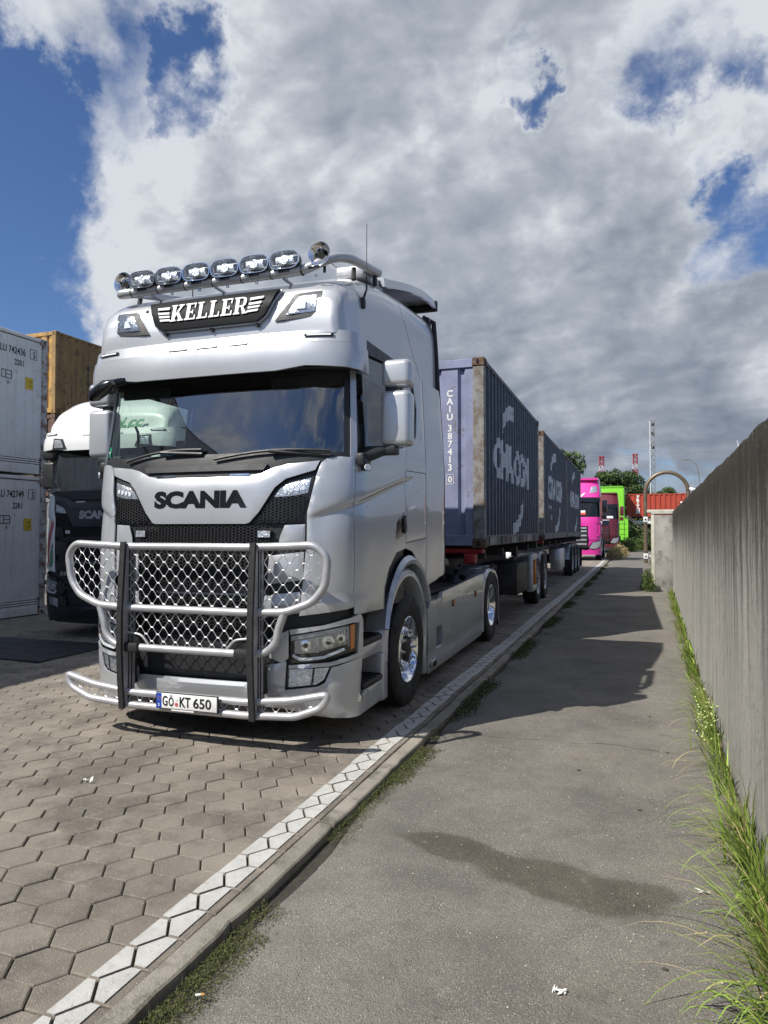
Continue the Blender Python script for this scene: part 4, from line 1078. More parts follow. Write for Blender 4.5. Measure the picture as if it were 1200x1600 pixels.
for p in let:
    q = [RS.Q((a - wd / 2) * 1.0 + .004, 3.228 + b, .060) for a, b in p]
    n = len(q); q2 = [RS.Q((a - wd / 2) * 1.0 + .004, 3.228 + b, .057) for a, b in p]
    tm.add(q + q2, [tuple(range(n))])
fix_normals(tm.build('sign_lettering', 'white_print', sb))
for sg in (1, -1):
    for i in range(4):
        z = 3.234 + i * .029; xo = .415 + i * .012; xi = .345 - (0 if sg > 0 else 0)
        tm = MB(); pts = [(xi + (.006 * i), z), (xo + .02 * 1, z + .004), (xo + .028, z + .021), (xi + (.006 * i), z + .017)]
        tm.add([RS.Q(sg * a, b, .060) for a, b in pts], [(0, 1, 2, 3)]); tm.build('sign_wing', 'white_print', sb)
tm = MB()
for x in (-.40, .02, .42): MB().bbox(x - .012, x + .012, -1.37, -1.32, 3.138, 3.163, .004).build('sign_clip', 'black_plastic', sb, 40)
for sg in (1, -1):
    hb = rp_('roof_headlight', [(sg * a, b) for a, b in [(.565, 3.165), (.71, 3.36), (.735, 3.37), (.925, 3.375), (.935, 3.175)]], 'black_plastic', off=.006, th=.012)[0]
    rp_('reflector', [(sg * a, b) for a, b in [(.655, 3.20), (.75, 3.335), (.89, 3.345), (.893, 3.21)]], 'reflector_dark', hb, off=.018, th=.006)
    rp_('lamp_cell', [(sg * a, b) for a, b in [(.745, 3.235), (.785, 3.295), (.815, 3.295), (.815, 3.235)]], 'white_light', hb, off=.026, th=.01)
    rp_('lamp_lens', [(sg * a, b) for a, b in [(.635, 3.19), (.75, 3.345), (.90, 3.35), (.905, 3.20)]], 'lens', hb, off=.04, th=.002)
MB().cyl(RS.Q(-.64, 3.38, 0), RS.Q(-.64, 3.38, .02), .014, 10).build('roof_nozzle', 'alu_dull', truck, 40)
# roof lamp bar
zb = 3.552; yb_ = -1.285
pts = roundpath([(-.98, -.35, 3.80), (-1.0, -1.0, 3.66), (-.97, -1.20, 3.58), (-.90, yb_, zb), (.78, yb_, zb), (.96, -1.20, 3.66), (1.03, -1.0, 3.72), (1.02, -.30, 3.84)], .16, 7)
bar = MB().tube(pts, .037, 16).build('lamp_bar', 'alu', truck, 50)
for i in range(7):
    x = -.785 + i * .258
    mb = MB().tube([(x - .004, yb_, zb), (x + .004, yb_, zb)], .0395, 16); mb.build('bar_joint', 'dark_metal', bar, 50)
    x2 = x + (.12 if i < 6 else .11)
    MB().bbox(x2 - .045, x2 + .045, yb_ - .043, yb_ - .030, zb - .010, zb + .012, .005).build('bar_marker_lamp', 'black_gloss', bar, 40)
    MB().cyl((x2, yb_ + .01, zb - .036), (x2, yb_ + .01, zb - .052), .012, 8).build('bar_bolt', 'chrome', bar, 40)
for sg in (1, -1):
    for y, z in ((-.9, 3.60), (-.4, 3.72)):
        MB().cyl((sg * 1.025, y, z - .02), (sg * 1.02, y + .02, z + .08), .02, 8).build('bar_foot', 'dark_metal', bar, 40)
for x in (-.6, 0., .6): MB().bbox(x - .008, x + .008, yb_ + .0, -1.12, zb - .05, zb - .03, .004).build('bar_bracket', 'alu_dull', bar, 40)
def spotlight(x):
    z = zb + .078; hw, hh = .122, .068
    n = 28; rim = []
    for i in range(n):
        a = 2 * math.pi * i / n; c, s = math.cos(a), math.sin(a)
        rim.append((hw * math.copysign(abs(c) ** .55, c), hh * math.copysign(abs(s) ** .85, s)))
    def ring(k, y): return [(x + a * k, y, z + b * k) for a, b in rim]
    y0 = yb_ - .055
    V = ring(1, y0) + ring(1.0, y0 + .03) + ring(.9, y0 + .08) + ring(.45, y0 + .12)
    F = [(j * n + i, j * n + (i + 1) % n, (j + 1) * n + (i + 1) % n, (j + 1) * n + i) for j in range(3) for i in range(n)] + [tuple(3 * n + i for i in range(n))]
    o = fix_normals(mesh('spotlight', V, F, 'black_plastic', truck, 50))
    V = ring(.97, y0 + .002) + ring(.80, y0 + .045) + ring(.30, y0 + .06)
    F = [(j * n + i, j * n + (i + 1) % n, (j + 1) * n + (i + 1) % n, (j + 1) * n + i) for j in range(2) for i in range(n)] + [tuple(2 * n + i for i in range(n))]
    mesh('reflector', V, F, 'reflector', o, 50)
    ms = MB(); ms.bbox(x - .075, x + .075, y0 + .004, y0 + .03, z - .026, z + .026, .008); ms.cyl((x, y0 - .004, z), (x, y0 + .03, z), .034, 16); ms.build('lamp_cell', 'reflector', o, 40)
    ms = MB(); ms.box(x - .105, x + .105, y0 + .012, y0 + .02, z + .026, z + .032); ms.box(x - .105, x + .105, y0 + .012, y0 + .02, z - .034, z - .028); ms.build('lamp_divider', 'alu_dull', o)
    V = ring(1.0, y0 - .001) + ring(.93, y0 - .014) + ring(.5, y0 - .022)
    F = [(j * n + i, (j + 1) * n + i, (j + 1) * n + (i + 1) % n, j * n + (i + 1) % n) for j in range(2) for i in range(n)] + [tuple(2 * n + i for i in range(n))]
    mesh('lamp_lens', V, F, 'lens', o, 50)
    V = ring(1.03, y0 + .004) + ring(1.03, y0 - .006) + ring(.97, y0 - .006)
    F = [(j * n + i, j * n + (i + 1) % n, (j + 1) * n + (i + 1) % n, (j + 1) * n + i) for j in range(2) for i in range(n)]
    fix_normals(mesh('lamp_rim', V, F, 'chrome', o, 50))
    MB().bbox(x - .045, x + .045, y0 + .02, y0 + .07, zb + .0, zb + .04, .008).build('lamp_foot', 'dark_metal', o, 40)
for i in range(6): spotlight(-.655 + i * .258)
def horn(x, z):
    y0 = yb_ - .01
    pr = [(.0, .086), (.004, .090), (.002, .082), (-.02, .060), (-.06, .038), (-.14, .022), (-.30, .018)]
    V, F = lathe(pr, 28); V = [(x + b, y0 - a, z + c) for a, b, c in V]
    o = fix_normals(mesh('air_horn', V, F, 'chrome', truck, 50))
    MB().cyl((x, y0 + .03, z), (x, y0 + .035, z), .03, 16).build('horn_throat', 'hole', o)
    MB().cyl((x, y0 + .10, z - .02), (x, y0 + .10, zb), .012, 8).build('horn_foot', 'dark_metal', o, 40)
horn(.905, 3.66); horn(-.875, 3.64)
# antennas
a_ = MB(); a_.bbox(1.085, 1.125, -.93, -.87, 3.34, 3.43, .018, 3); a_.tube([(1.11, -.90, 3.42), (1.125, -.87, 3.50), (1.125, -.87, 3.60)], [.012, .008, .006], 8); a_.tube([(1.125, -.87, 3.60), (1.125, -.865, 4.03)], [.0035, .003], 6); a_.build('antenna', 'black_plastic', truck, 40)
MB().tube([(-.40, -1.0, 3.56), (-.40, -1.0, 3.86)], [.006, .003], 6).build('antenna', 'black_plastic', truck, 40)
a_ = MB(); a_.bbox(.72, .98, -.55, -.05, 3.74, 3.84, .02, 3); a_.build('roof_lamp_box', 'alu', truck, 40)
# roof spoiler wing and rear edge rubbers
V, F = [], []
n = 10
for i in range(n + 1):
    t = i / n; y = -.15 + 1.80 * t; z = 3.86 + .33 * math.sin(t * math.pi * .5) ** 1.1
    V += [(-1.03, y, z - .09), (-1.02, y, z - .01), (-.96, y, z), (.96, y, z), (1.02, y, z - .01), (1.03, y, z - .09), (1.0, y, z - .09), (.99, y, z - .03), (-.99, y, z - .03), (-1.0, y, z - .09)]
for i in range(n):
    for j in range(10): F.append((i * 10 + j, i * 10 + (j + 1) % 10, i * 10 + 10 + (j + 1) % 10, i * 10 + 10 + j))
F += [tuple(range(10)), tuple(n * 10 + j for j in range(10))]
fix_normals(mesh('roof_spoiler', V, F, 'silver', truck, 40))
MB().bbox(-1.035, 1.035, 1.64, 1.70, 4.08, 4.20, .012).build('spoiler_edge', 'rubber', truck, 40)
for sg in (1, -1):
    MB().tube([(sg * 1.165, 1.40, 1.12), (sg * 1.16, 1.40, 2.2), (sg * 1.11, 1.40, 3.1), (sg * 1.085, 1.395, 3.6), (sg * 1.07, 1.38, 3.86), (sg * .95, 1.37, 3.93)], .028, 8).build('edge_seal', 'rubber', truck, 50)
    bl = MB().cyl((sg * 1.19, -1.10, 2.065), (sg * 1.235, -1.13, 2.06), .030, 14); o = bl.build('side_lamp', 'black_plastic', truck, 40)
    MB().cyl((sg * 1.232, -1.135, 2.06), (sg * 1.24, -1.142, 2.06), .026, 14).build('lamp_lens', 'white_light', o, 40)
bl = MB().cyl((1.10, -1.06, .335), (1.15, -1.12, .335), .042, 16); o = bl.build('step_lamp', 'black_plastic', truck, 40)
MB().tube([(1.145, -1.115, .335), (1.165, -1.14, .335)], [.037, .026], 16).build('lamp_lens', 'reflector', o, 40)
# kerb-view mirror hanging from the visor
km = MB(); km.tube([(-.74, -1.40, 2.80), (-.78, -1.52, 2.76), (-.84, -1.56, 2.71)], [.03, .025, .03], 10); km.tube([(-.97, -1.55, 2.63), (-.92, -1.56, 2.66), (-.80, -1.57, 2.72), (-.74, -1.57, 2.75)], [.02, .055, .055, .025], 12); km.build('front_mirror', 'black_gloss', truck, 40)
# lettering on the hatch
V, F = text_vf('SCANIA', size=.190, bold=.011, sx=1.16, spacing=.97, depth=.0)
zmin = min(v[1] for v in V); zmax = max(v[1] for v in V); xmin = min(v[0] for v in V); xmax = max(v[0] for v in V)
def lett(v):
    x = (v[0] - (xmin + xmax) / 2) * .82 / (xmax - xmin); z = 1.752 + (v[1] - zmin) / (zmax - zmin) * .135
    return CAB.Q(x, z, .0285 + v[2])
me_l = mesh('badge_lettering', [lett(v) for v in V], F, 'black_gloss', truck)

# ---- bull bar
BB = thing.__wrapped__ if hasattr(thing, '__wrapped__') else None
bb = MB()
yB = -1.63
def yb(x): return yB + .035 * max(0, (abs(x) - .62) / .5) ** 1.7
def bp(x, z): return (x, yb(x), z)
def sym(pts, top=True):
    return pts
loop = [(-.5, 1.465), (.5, 1.465), (.80, 1.475), (1.02, 1.485), (1.11, 1.40), (1.095, 1.20), (1.0, 1.085), (.80, 1.012), (.5, 1.0), (-.5, 1.0), (-.80, 1.012), (-1.0, 1.085), (-1.095, 1.20), (-1.13, 1.40), (-1.05, 1.485), (-.80, 1.475)]
def closed_round(pts, rad, seg=5):
    P = [Vector(bp(*p)) for p in pts]; out = []; n = len(P)
    for i in range(n):
        a, p, b = P[i - 1], P[i], P[(i + 1) % n]; da, db = a - p, b - p; r = min(rad, da.length * .45, db.length * .45); A, B = p + da.normalized() * r, p + db.normalized() * r
        for k in range(seg + 1): t = k / seg; out.append(A * (1 - t) ** 2 + p * 2 * t * (1 - t) + B * t * t)
    return out
bullbar = MB().tube(closed_round(loop, .055), .0285, 14, True).build('bull_bar', 'alu', truck, 50)
mid = [(-.79, 1.0), (-.745, .88), (-.735, .80), (-.66, .725), (-.55, .705), (.55, .705), (.66, .725), (.735, .80), (.745, .88), (.79, 1.0)]
MB().tube(roundpath([bp(*p) for p in mid], .07), .0285, 14).build('bar_tube', 'alu', bullbar, 50)
lowp = [(-.5, .365), (.5, .365), (.85, .40), (1.12, .455), (1.07, .36), (.88, .29), (.5, .270), (-.5, .270), (-.88, .29), (-1.08, .36), (-1.13, .455), (-.85, .40)]
MB().tube(closed_round(lowp, .045), .0275, 14, True).build('bar_tube', 'alu', bullbar, 50)
for sg in (1, -1):
    MB().tube(roundpath([(sg * .53, yB, .815), (sg * .40, yB, .80), (sg * .345, yB, .74), (sg * .325, yB, .71)], .04), .010, 8).build('bar_tube', 'alu', bullbar, 50)
    # upright: rubber-faced flat profile with slight bend
    prof = [(1.50, .0), (1.35, -.01), (.95, -.035), (.70, -.035), (.45, -.02), (.245, -.0)]
    V, F = [], []; xx = sg * .555 + .012
    for (z, dy) in prof:
        y0 = yB - .050 + dy
        V += [(xx - .022, y0, z), (xx + .022, y0, z), (xx + .024, y0 + .02, z), (xx - .024, y0 + .02, z)]
    for i in range(len(prof) - 1):
        for j in range(4): F.append((i * 4 + j, i * 4 + (j + 1) % 4, i * 4 + 4 + (j + 1) % 4, i * 4 + 4 + j))
    F += [(0, 1, 2, 3), tuple(len(prof) * 4 - 4 + j for j in range(4))]
    up_ = fix_normals(mesh('bar_upright_rubber', V, F, 'rubber', bullbar, 30))
    rv = MB()
    for i in range(14):
        z = .30 + i * .087; dy = pl([(a, b) for a, b in prof[::-1]], z); rv.cyl((xx - .012, yB - .050 + dy, z), (xx - .012, yB - .054 + dy, z), .005, 6)
    rv.build('rivet', 'dark_metal', up_)
    V, F = [], []
    for (z, dy) in prof:
        y0 = yB - .030 + dy; z2 = max(min(z, 1.485), .26)
        V += [(xx - .018, y0, z2), (xx + .018, y0, z2), (xx + .018, yB + .085, z2), (xx - .018, yB + .085, z2)]
    F = []
    for i in range(len(prof) - 1):
        for j in range(4): F.append((i * 4 + j, i * 4 + (j + 1) % 4, i * 4 + 4 + (j + 1) % 4, i * 4 + 4 + j))
    F += [(0, 1, 2, 3), tuple(len(prof) * 4 - 4 + j for j in range(4))]
    fix_normals(mesh('bar_upright', V, F, 'alu', bullbar, 30))
    gr_ = MB()
    for k in range(2): gr_.cyl((xx + .019 * 1, yB + .01 + k * .035, .30), (xx + .019, yB + .01 + k * .035, 1.44), .006, 6)
    gr_.build('upright_groove', 'dark_metal', bullbar, 40)
    MB().bbox(sg * .48 - .07, sg * .48 + .07, yB - .045, yB + .02, .672, .742, .014).build('foot_pad', 'rubber', bullbar, 40)
    for z0_, z1_ in ((.40, .60), (.80, .95)): MB().box(sg * .57 - .012, sg * .57 + .012, yB + .08, -1.30, z0_, z1_).build('bar_mount', 'dark_metal', bullbar)
# expanded wire mesh
def wire_fill(poly, name='wire_mesh', pitch=.104, row=.052, r=.0031, zoff=0., xoff=0.):
    mb = MB(); x0 = min(p[0] for p in poly); x1 = max(p[0] for p in poly); z0 = min(p[1] for p in poly); z1 = max(p[1] for p in poly)
    k = 0; z = z0 - row + zoff
    while z < z1 + row:
        pts = []; x = math.floor(x0 / pitch) * pitch - pitch + xoff
        ph = 1 if k % 2 else -1
        base = []
        while x < x1 + pitch:
            f = .009; a = row / 2 - .002
            base += [(x - f, z + ph * a), (x + f, z + ph * a), (x + pitch / 2 - f, z - ph * a), (x + pitch / 2 + f, z - ph * a)]
            x += pitch
        # subdivide + clip
        run = []
        def flush():
            if len(run) > 1: mb.tube([(a_, yb(a_) + .006, b_) for a_, b_ in run], r, 5)
            run.clear()
        for a, b in zip(base, base[1:]):
            for t in (0, .25, .5, .75):
                p = (a[0] + (b[0] - a[0]) * t, a[1] + (b[1] - a[1]) * t)
                if inpoly(p[0], p[1], poly): run.append(p)
                else: flush()
        flush(); z += row; k += 1
    return mb.build(name, 'alu', bullbar, 60)
wire_fill([(-.55, 1.45), (.55, 1.45), (.55, 1.01), (-.55, 1.01)])
wire_fill([(-.55, .985), (.55, .985), (.55, .83), (.40, .81), (.335, .73), (-.335, .73), (-.40, .81), (-.55, .83)])
for sg in (1, -1):
    wire_fill([(sg * a, b) for a, b in [(.60, 1.455), (1.01, 1.465), (1.09, 1.39), (1.075, 1.21), (.99, 1.105), (.79, 1.03), (.60, 1.02)]])
    wire_fill([(sg * a, b) for a, b in [(.60, .985), (.77, .985), (.725, .88), (.715, .81), (.65, .745), (.60, .73)]])
    wire_fill([(sg * a, b) for a, b in [(.60, .365), (.85, .385), (1.10, .44), (1.06, .37), (.88, .305), (.60, .285)]])
wire_fill([(-.545, .355), (.545, .355), (.545, .28), (-.545, .28)])
# number plate
yP = yB - .052
plt_ = MB().bbox(-.265, .265, yP, yP + .014, .278, .398, .004).build('number_plate', 'black_plastic', truck, 40); plt_.location.x = .035
MB().bbox(-.255, .255, yP - .003, yP + .002, .284, .392, .002).build('plate_face', 'plate_white', plt_, 40)
MB().box(-.2545, -.212, yP - .0045, yP, .285, .391).build('plate_blue_field', 'plate_blue', plt_)
def ptxt(name, s, x, z, h, w, m, par=plt_, y=yP - .0055):
    V, F = text_vf(s, size=1, bold=.018); a0, a1 = min(v[0] for v in V), max(v[0] for v in V); b0 = min(v[1] for v in V)
    b1 = max(v[1] for v in V); 
    mesh(name, [(x + (v[0] - a0) / (a1 - a0) * w, y, z + (v[1] - b0) / (b1 - b0) * h) for v in V], F, m, par)
ptxt('plate_lettering', 'G', -.203, .301, .074, .044, 'black_print')
ptxt('plate_lettering', 'Ö', -.150, .301, .082, .044, 'black_print')
ptxt('plate_lettering', 'KT', -.055, .301, .074, .092, 'black_print')
ptxt('plate_lettering', '650', .060, .301, .074, .150, 'black_print')
ptxt('plate_letter_d', 'D', -.2395, .296, .022, .013, 'white_print')
for k in range(12):
    a = k * math.pi / 6; MB().cyl((-.233 + .013 * math.cos(a), yP - .005, .355 + .013 * math.sin(a)), (-.233 + .013 * math.cos(a), yP - .0056, .355 + .013 * math.sin(a)), .0022, 5).build('plate_star', 'yellow_paint', plt_)
for zz_, m_ in ((.355, 'red_seal'), (.318, 'red_seal')):
    sl_ = MB().cyl((-.083, yP - .004, zz_), (-.083, yP - .0062, zz_), .013, 14).build('plate_seal', 'plate_white' if zz_ > .33 else m_, plt_, 40)
tm = MB().box(-.13, .06, yP + .002, yP + .012, .268, .278).build('plate_holder_print', 'white_print', plt_)

# ---- wheels, chassis, side skirts
for sg in (1, -1):
    wheel(truck, sg * 1.03, .12, .50, sg)
    wheel(truck, sg * 1.045, 4.15, .50, sg, rear=True)
    wheel(truck, sg * .72, 4.15, .50, sg, tyre_only=True)
ch = MB()
for sg in (1, -1): ch.box(*sorted((sg * .36, sg * .44)), -1.2, 5.2, .72, .98)
ch.box(-.4, .4, -1.2, 1.2, .45, 1.35); ch.box(-.9, .9, .05, .19, .42, .56); ch.cyl((-.9, 4.15, .5), (.9, 4.15, .5), .12, 12); ch.box(-.30, .30, 3.9, 4.4, .32, .68)
ch.build('chassis', 'dark_metal', truck)
tk = MB(); tk.bbox(.48, 1.10, .95, 3.55, .22, .84, .05); tk.bbox(-1.10, -.48, .95, 3.55, .22, .84, .05); tk.build('tank', 'dark_metal', truck, 40)
cw = MB(); cw.bbox(-.48, .95, 1.45, 3.3, .84, .885, .01)
for i in range(14): cw.box(-.45, .92, 1.5 + i * .13, 1.54 + i * .13, .885, .893)
cw.build('catwalk', 'dark_metal', truck, 40)
lines_ = MB()
for k in range(7): lines_.tube(roundpath([(.05 + k * .06, 1.50, 1.30 + .05 * (k % 3)), (.1 + k * .07, 1.9, .96 + .03 * k), (.25 + k * .05, 2.7, .97 + .02 * (k % 4)), (.30 + k * .04, 3.5, 1.02)], .2), .014, 6)
lines_.build('air_hose', 'rubber', truck, 50)
tk = MB(); tk.bbox(.86, 1.06, .82, 1.28, .86, .95, .03, 3); tk.build('tank_top', 'silver', truck, 40)
MB().tube([(.95, 3.28, .95), (.97, 3.42, 1.04)], [.05, .06], 10).build('breather_cap', 'rubber', truck, 40)
for sg in (1, -1):
    # skirt shell with folded top edge and a sunken step
    SK = [(.79, .145), (.86, .13), (3.55, .145), (3.72, .20), (3.72, .985), (3.60, .985), (1.40, .915), (1.34, .86), (.86, .86), (.79, .80)]
    hole = [(1.08, .33), (1.36, .36), (1.36, .58), (1.08, .56)]
    xs = sg * 1.17; xi = sg * 1.125
    def clipax(poly, ax, v, less):
        out = []
        for i in range(len(poly)):
            p, q = poly[i - 1], poly[i]; ip = (p[ax] <= v) == less; iq = (q[ax] <= v) == less
            if ip != iq:
                t = (v - p[ax]) / (q[ax] - p[ax]); out.append((p[0] + (q[0] - p[0]) * t, p[1] + (q[1] - p[1]) * t))
            if iq: out.append(q)
        return out
    mid_ = clipax(clipax(SK, 0, 1.10, False), 0, 1.36, True)
    pieces = [clipax(SK, 0, 1.10, True), clipax(SK, 0, 1.36, False), clipax(mid_, 1, .345, True), clipax(mid_, 1, .575, False)]
    V, F = [], []
    for pc in pieces:
        v_, f_, _n = fill(pc, .09); k0 = len(V); V += v_; F += [tuple(i + k0 for i in f) for f in f_]
    me_V = [(sg * (1.17 - .03 * max(0, (.40 - z) / .27) ** 2 - .018 * max(0, (z - .80) / .18) ** 2), y, z) for (y, z) in V]
    n0 = len(me_V); V2 = me_V + [(xi, y, z) for y, z in V]
    cnt = set((f[i], f[(i + 1) % len(f)]) for f in F for i in range(len(f))); rim = [(a, b) for a, b in cnt if (b, a) not in cnt]
    FF = F + [tuple(i + n0 for i in f[::-1]) for f in F] + [(b, a, a + n0, b + n0) for a, b in rim]
    sk = fix_normals(mesh('side_skirt', V2, FF, 'silver', truck, 35))
    rc = MB(); rc.box(*sorted((sg * 1.02, sg * 1.04)), 1.09, 1.37, .33, .59); rc.box(*sorted((sg * 1.04, sg * 1.166)), 1.092, 1.102, .34, .58); rc.box(*sorted((sg * 1.04, sg * 1.166)), 1.358, 1.368, .34, .58); rc.box(*sorted((sg * 1.04, sg * 1.166)), 1.10, 1.36, .573, .583); rc.build('skirt_step', 'silver', sk, 40)
    st2 = MB(); st2.bbox(*sorted((sg * 1.04, sg * 1.165)), 1.10, 1.36, .335, .365, .008); st2.build('step_tread', 'silver', sk, 40)
    st3 = MB(); st3.bbox(*sorted((sg * 1.155, sg * 1.178)), .90, 1.10, .175, .255, .012, 2); o_ = st3.build('skirt_socket', 'silver_dull', sk, 40)
    MB().box(*sorted((sg * 1.176, sg * 1.181)), .93, 1.07, .19, .24).build('socket_recess', 'hole', o_)
    for y in (1.85, 3.10):
        ml = MB().bbox(*sorted((sg * 1.166, sg * 1.182)), y - .05, y + .05, .72, .80, .006).build('side_marker', 'black_gloss', sk, 40)
        MB().box(*sorted((sg * 1.182, sg * 1.186)), y - .036, y + .036, .735, .785).build('marker_lens', 'amber', ml)
    # rear mudguard: ribbed top over the twin tyres
    V, F = [], []; seg = 30; prof_x = [(.50, 0), (.56, .0), (1.10, .0), (1.15, -.015), (1.175, -.05), (1.175, -.10)]
    for i in range(seg + 1):
        t = i / seg; a = math.pi * (1.04 - 1.08 * t); c, s_ = math.cos(a), math.sin(a)
        rib = .010 * (math.sin(t * math.pi * 14) > .0)
        yy_ = 4.20 + .66 * math.copysign(abs(c) ** .75, c); zz_ = .44 + .60 * max(0, s_) ** .62 + (rib if s_ > .5 else 0) - (.22 * max(0, -s_) / .12 if s_ < 0 else 0)
        for (x, d) in prof_x: V.append((sg * x, yy_ + d * c * .8, zz_ + d * (.8 if s_ > .2 else .3)))
    k = len(prof_x)
    for i in range(seg):
        for j in range(k - 1): F.append((i * k + j, i * k + j + 1, (i + 1) * k + j + 1, (i + 1) * k + j))
    fg_ = fix_normals(mesh('rear_mudguard', V, F, 'silver', truck, 35))
    MB().box(*sorted((sg * .55, sg * 1.15)), 4.90, 4.912, .12, .75).build('mud_flap', 'rubber', truck)
    for y in (3.75, 3.95, 4.15, 4.35, 4.55):
        MB().bbox(*sorted((sg * .56, sg * 1.08)), y - .022, y + .022, 1.035, 1.058, .008).build('mudguard_rib', 'silver', fg_, 40)
fw = MB(); fw.bbox(-.45, .45, 3.75, 4.55, 1.05, 1.13, .03); fw.bbox(-.5, -.38, 3.9, 4.3, .95, 1.06, .02); fw.bbox(.38, .5, 3.9, 4.3, .95, 1.06, .02); fw.build('fifth_wheel', 'dark_metal', truck, 40)
ob = MB().cyl((1.10, 4.98, .50), (1.13, 4.98, .50), .022, 10).build('rear_marker', 'amber_lit', truck, 40)

# ================================================================== CONTAINERS
CW_, CH_, CL_ = 2.438, 2.591, 6.058
def corr(y, per=.272, dep=.034, y0=.11):
    t = ((y - y0) % per) / per
    if t < .26: return 0.
    if t < .50: return -dep * (t - .26) / .24
    if t < .76: return -dep
    return -dep * (1 - (t - .76) / .24)
def corr_breaks(y0, y1, per=.272, off=.11):
    out = [y0]; k = 0
    while True:
        b = off + k * per
        for f in (0, .26, .50, .76):
            y = b + per * f
            if y0 < y < y1: out.append(y)
        if b > y1: break
        k += 1
    return out + [y1]
def drape(name, V2, F2, fn, cuts, m, parent):
    """cut flat print along the corrugation breaks and lay it on the steel. V2 in (a,b): a along the side"""
    bm = bmesh.new(); vs = [bm.verts.new((v[0], v[1], 0)) for v in V2]
    for f in F2:
        try: bm.faces.new([vs[i] for i in f])
        except ValueError: pass
    a0 = min(v[0] for v in V2); a1 = max(v[0] for v in V2)
    for c in cuts:
        if a0 < c < a1: bmesh.ops.bisect_plane(bm, geom=bm.verts[:] + bm.edges[:] + bm.faces[:], plane_co=(c, 0, 0), plane_no=(1, 0, 0), dist=1e-5)
    for v in bm.verts: v.co = Vector(fn(v.co.x, v.co.y))
    return from_bm(name, bm, m, parent)
def container(name, label, loc, rz, side='navy', frame=None, front=None, length=CL_, height=CH_, detail=2, group=None, end='wall', right_only=False, casting='rust', per=.272, flutes=None, parent_cat='shipping container'):
    """local frame: x 0 = right long side (towards the kerb), -CW_ = left side; y 0 front end; z 0 bottom"""
    T = thing(name, label, parent_cat, loc, rz, group)
    frame = frame or side; front = front or side; Lc = length; H = height
    p = MB()
    for x in (0, -CW_):
        sx = -1 if x == 0 else 1
        for y in (0, Lc): 
            sy = 1 if y == 0 else -1
            o = MB().bbox(*sorted((x, x + sx * .16)), *sorted((y, y + sy * .12)), .118, H - .118, .012, 1).build('corner_post', frame, T, 30)
    for x in (0, -CW_):
        sx = -1 if x == 0 else 1
        MB().bbox(*sorted((x - sx * -.004, x + sx * .06)), .17, Lc - .17, H - .075, H - .012, .008, 1).build('top_rail', side if detail > 1 else frame, T, 30)
        b = MB(); b.bbox(*sorted((x + sx * .004, x + sx * .06)), .17, Lc - .17, .02, .17, .008, 1); b.build('bottom_rail', side, T, 30)
    for y in (0, Lc):
        sy = 1 if y == 0 else -1
        MB().bbox(-CW_ + .16, -.16, *sorted((y + sy * .01, y + sy * .11)), H - .13, H - .01, .008, 1).build('end_rail', front if y == 0 else side, T, 30)
        b = MB(); b.bbox(-CW_ + .16, -.16, *sorted((y + sy * .01, y + sy * .11)), .03, .175, .008, 1); b.build('end_rail', front if y == 0 else side, T, 30)
    if detail > 1:
        for x in (0, -CW_):
            sx = -1 if x == 0 else 1
            for y in (0, Lc):
                sy = 1 if y == 0 else -1
                for z in (0, H - .118):
                    c = MB().bbox(*sorted((x - sx * .006, x + sx * .172)), *sorted((y - sy * .006, y + sy * .172)), z, z + .118, .012, 1).build('corner_casting', casting, T, 30)
                    h = MB()
                    n = 12
                    pl_ = [(.036 * math.cos(2 * math.pi * i / n) * .62, .036 * math.sin(2 * math.pi * i / n)) for i in range(n)]
                    h.add([(x + sx * .09 + a, y - sy * .0075, z + .058 + b_) for a, b_ in pl_], [tuple(range(n))]); h.add([(x - sx * .0075, y + sy * .09 + a, z + .058 + b_) for a, b_ in pl_], [tuple(range(n))])
                    h.build('casting_hole', 'hole', c)
    else:
        for x in (0, -CW_):
            sx = -1 if x == 0 else 1
            for y in (0, Lc):
                sy = 1 if y == 0 else -1
                for z in (0, H - .118): MB().box(*sorted((x - sx * .006, x + sx * .172)), *sorted((y - sy * .006, y + sy * .172)), z, z + .118).build('corner_casting', casting, T)
    # corrugated sides
    for x in (0, -CW_):
        sx = 1 if x == 0 else -1
        ys_ = corr_breaks(.12, Lc - .12, per) if flutes is None else None
        V, F = [], []
        if flutes is None:
            for y in ys_:
                d = corr(y, per, .036 if per < .4 else .03); V += [(x - sx * .012 + sx * d, y, .165), (x - sx * .012 + sx * d, y, H - .07)]
        else:
            n = int((Lc - .24) / flutes); yy_ = []
            for i in range(n + 1):
                y = .12 + (Lc - .24) * i / n
                for (dy, d) in ((-.006, 0), (-.003, -.005), (.003, -.005), (.006, 0)): V += [(x - sx * .03 + sx * d, y + dy, .33), (x - sx * .03 + sx * d, y + dy, H - .09)]
        k = len(V) // 2
        F = [(2 * i, 2 * i + 2, 2 * i + 3, 2 * i + 1) for i in range(k - 1)]
        if sx < 0: F = [f[::-1] for f in F]
        mesh('side_wall', V, F, side, T)
        if flutes:
            kp = MB()
            for q in range(4): kp.bbox(*sorted((x - sx * .035, x - sx * (.012 if q < 3 else .02))), .16, Lc - .16, .17 + q * .042, .20 + q * .042, .006, 1)
            kp.build('kick_strip', side, T, 30)
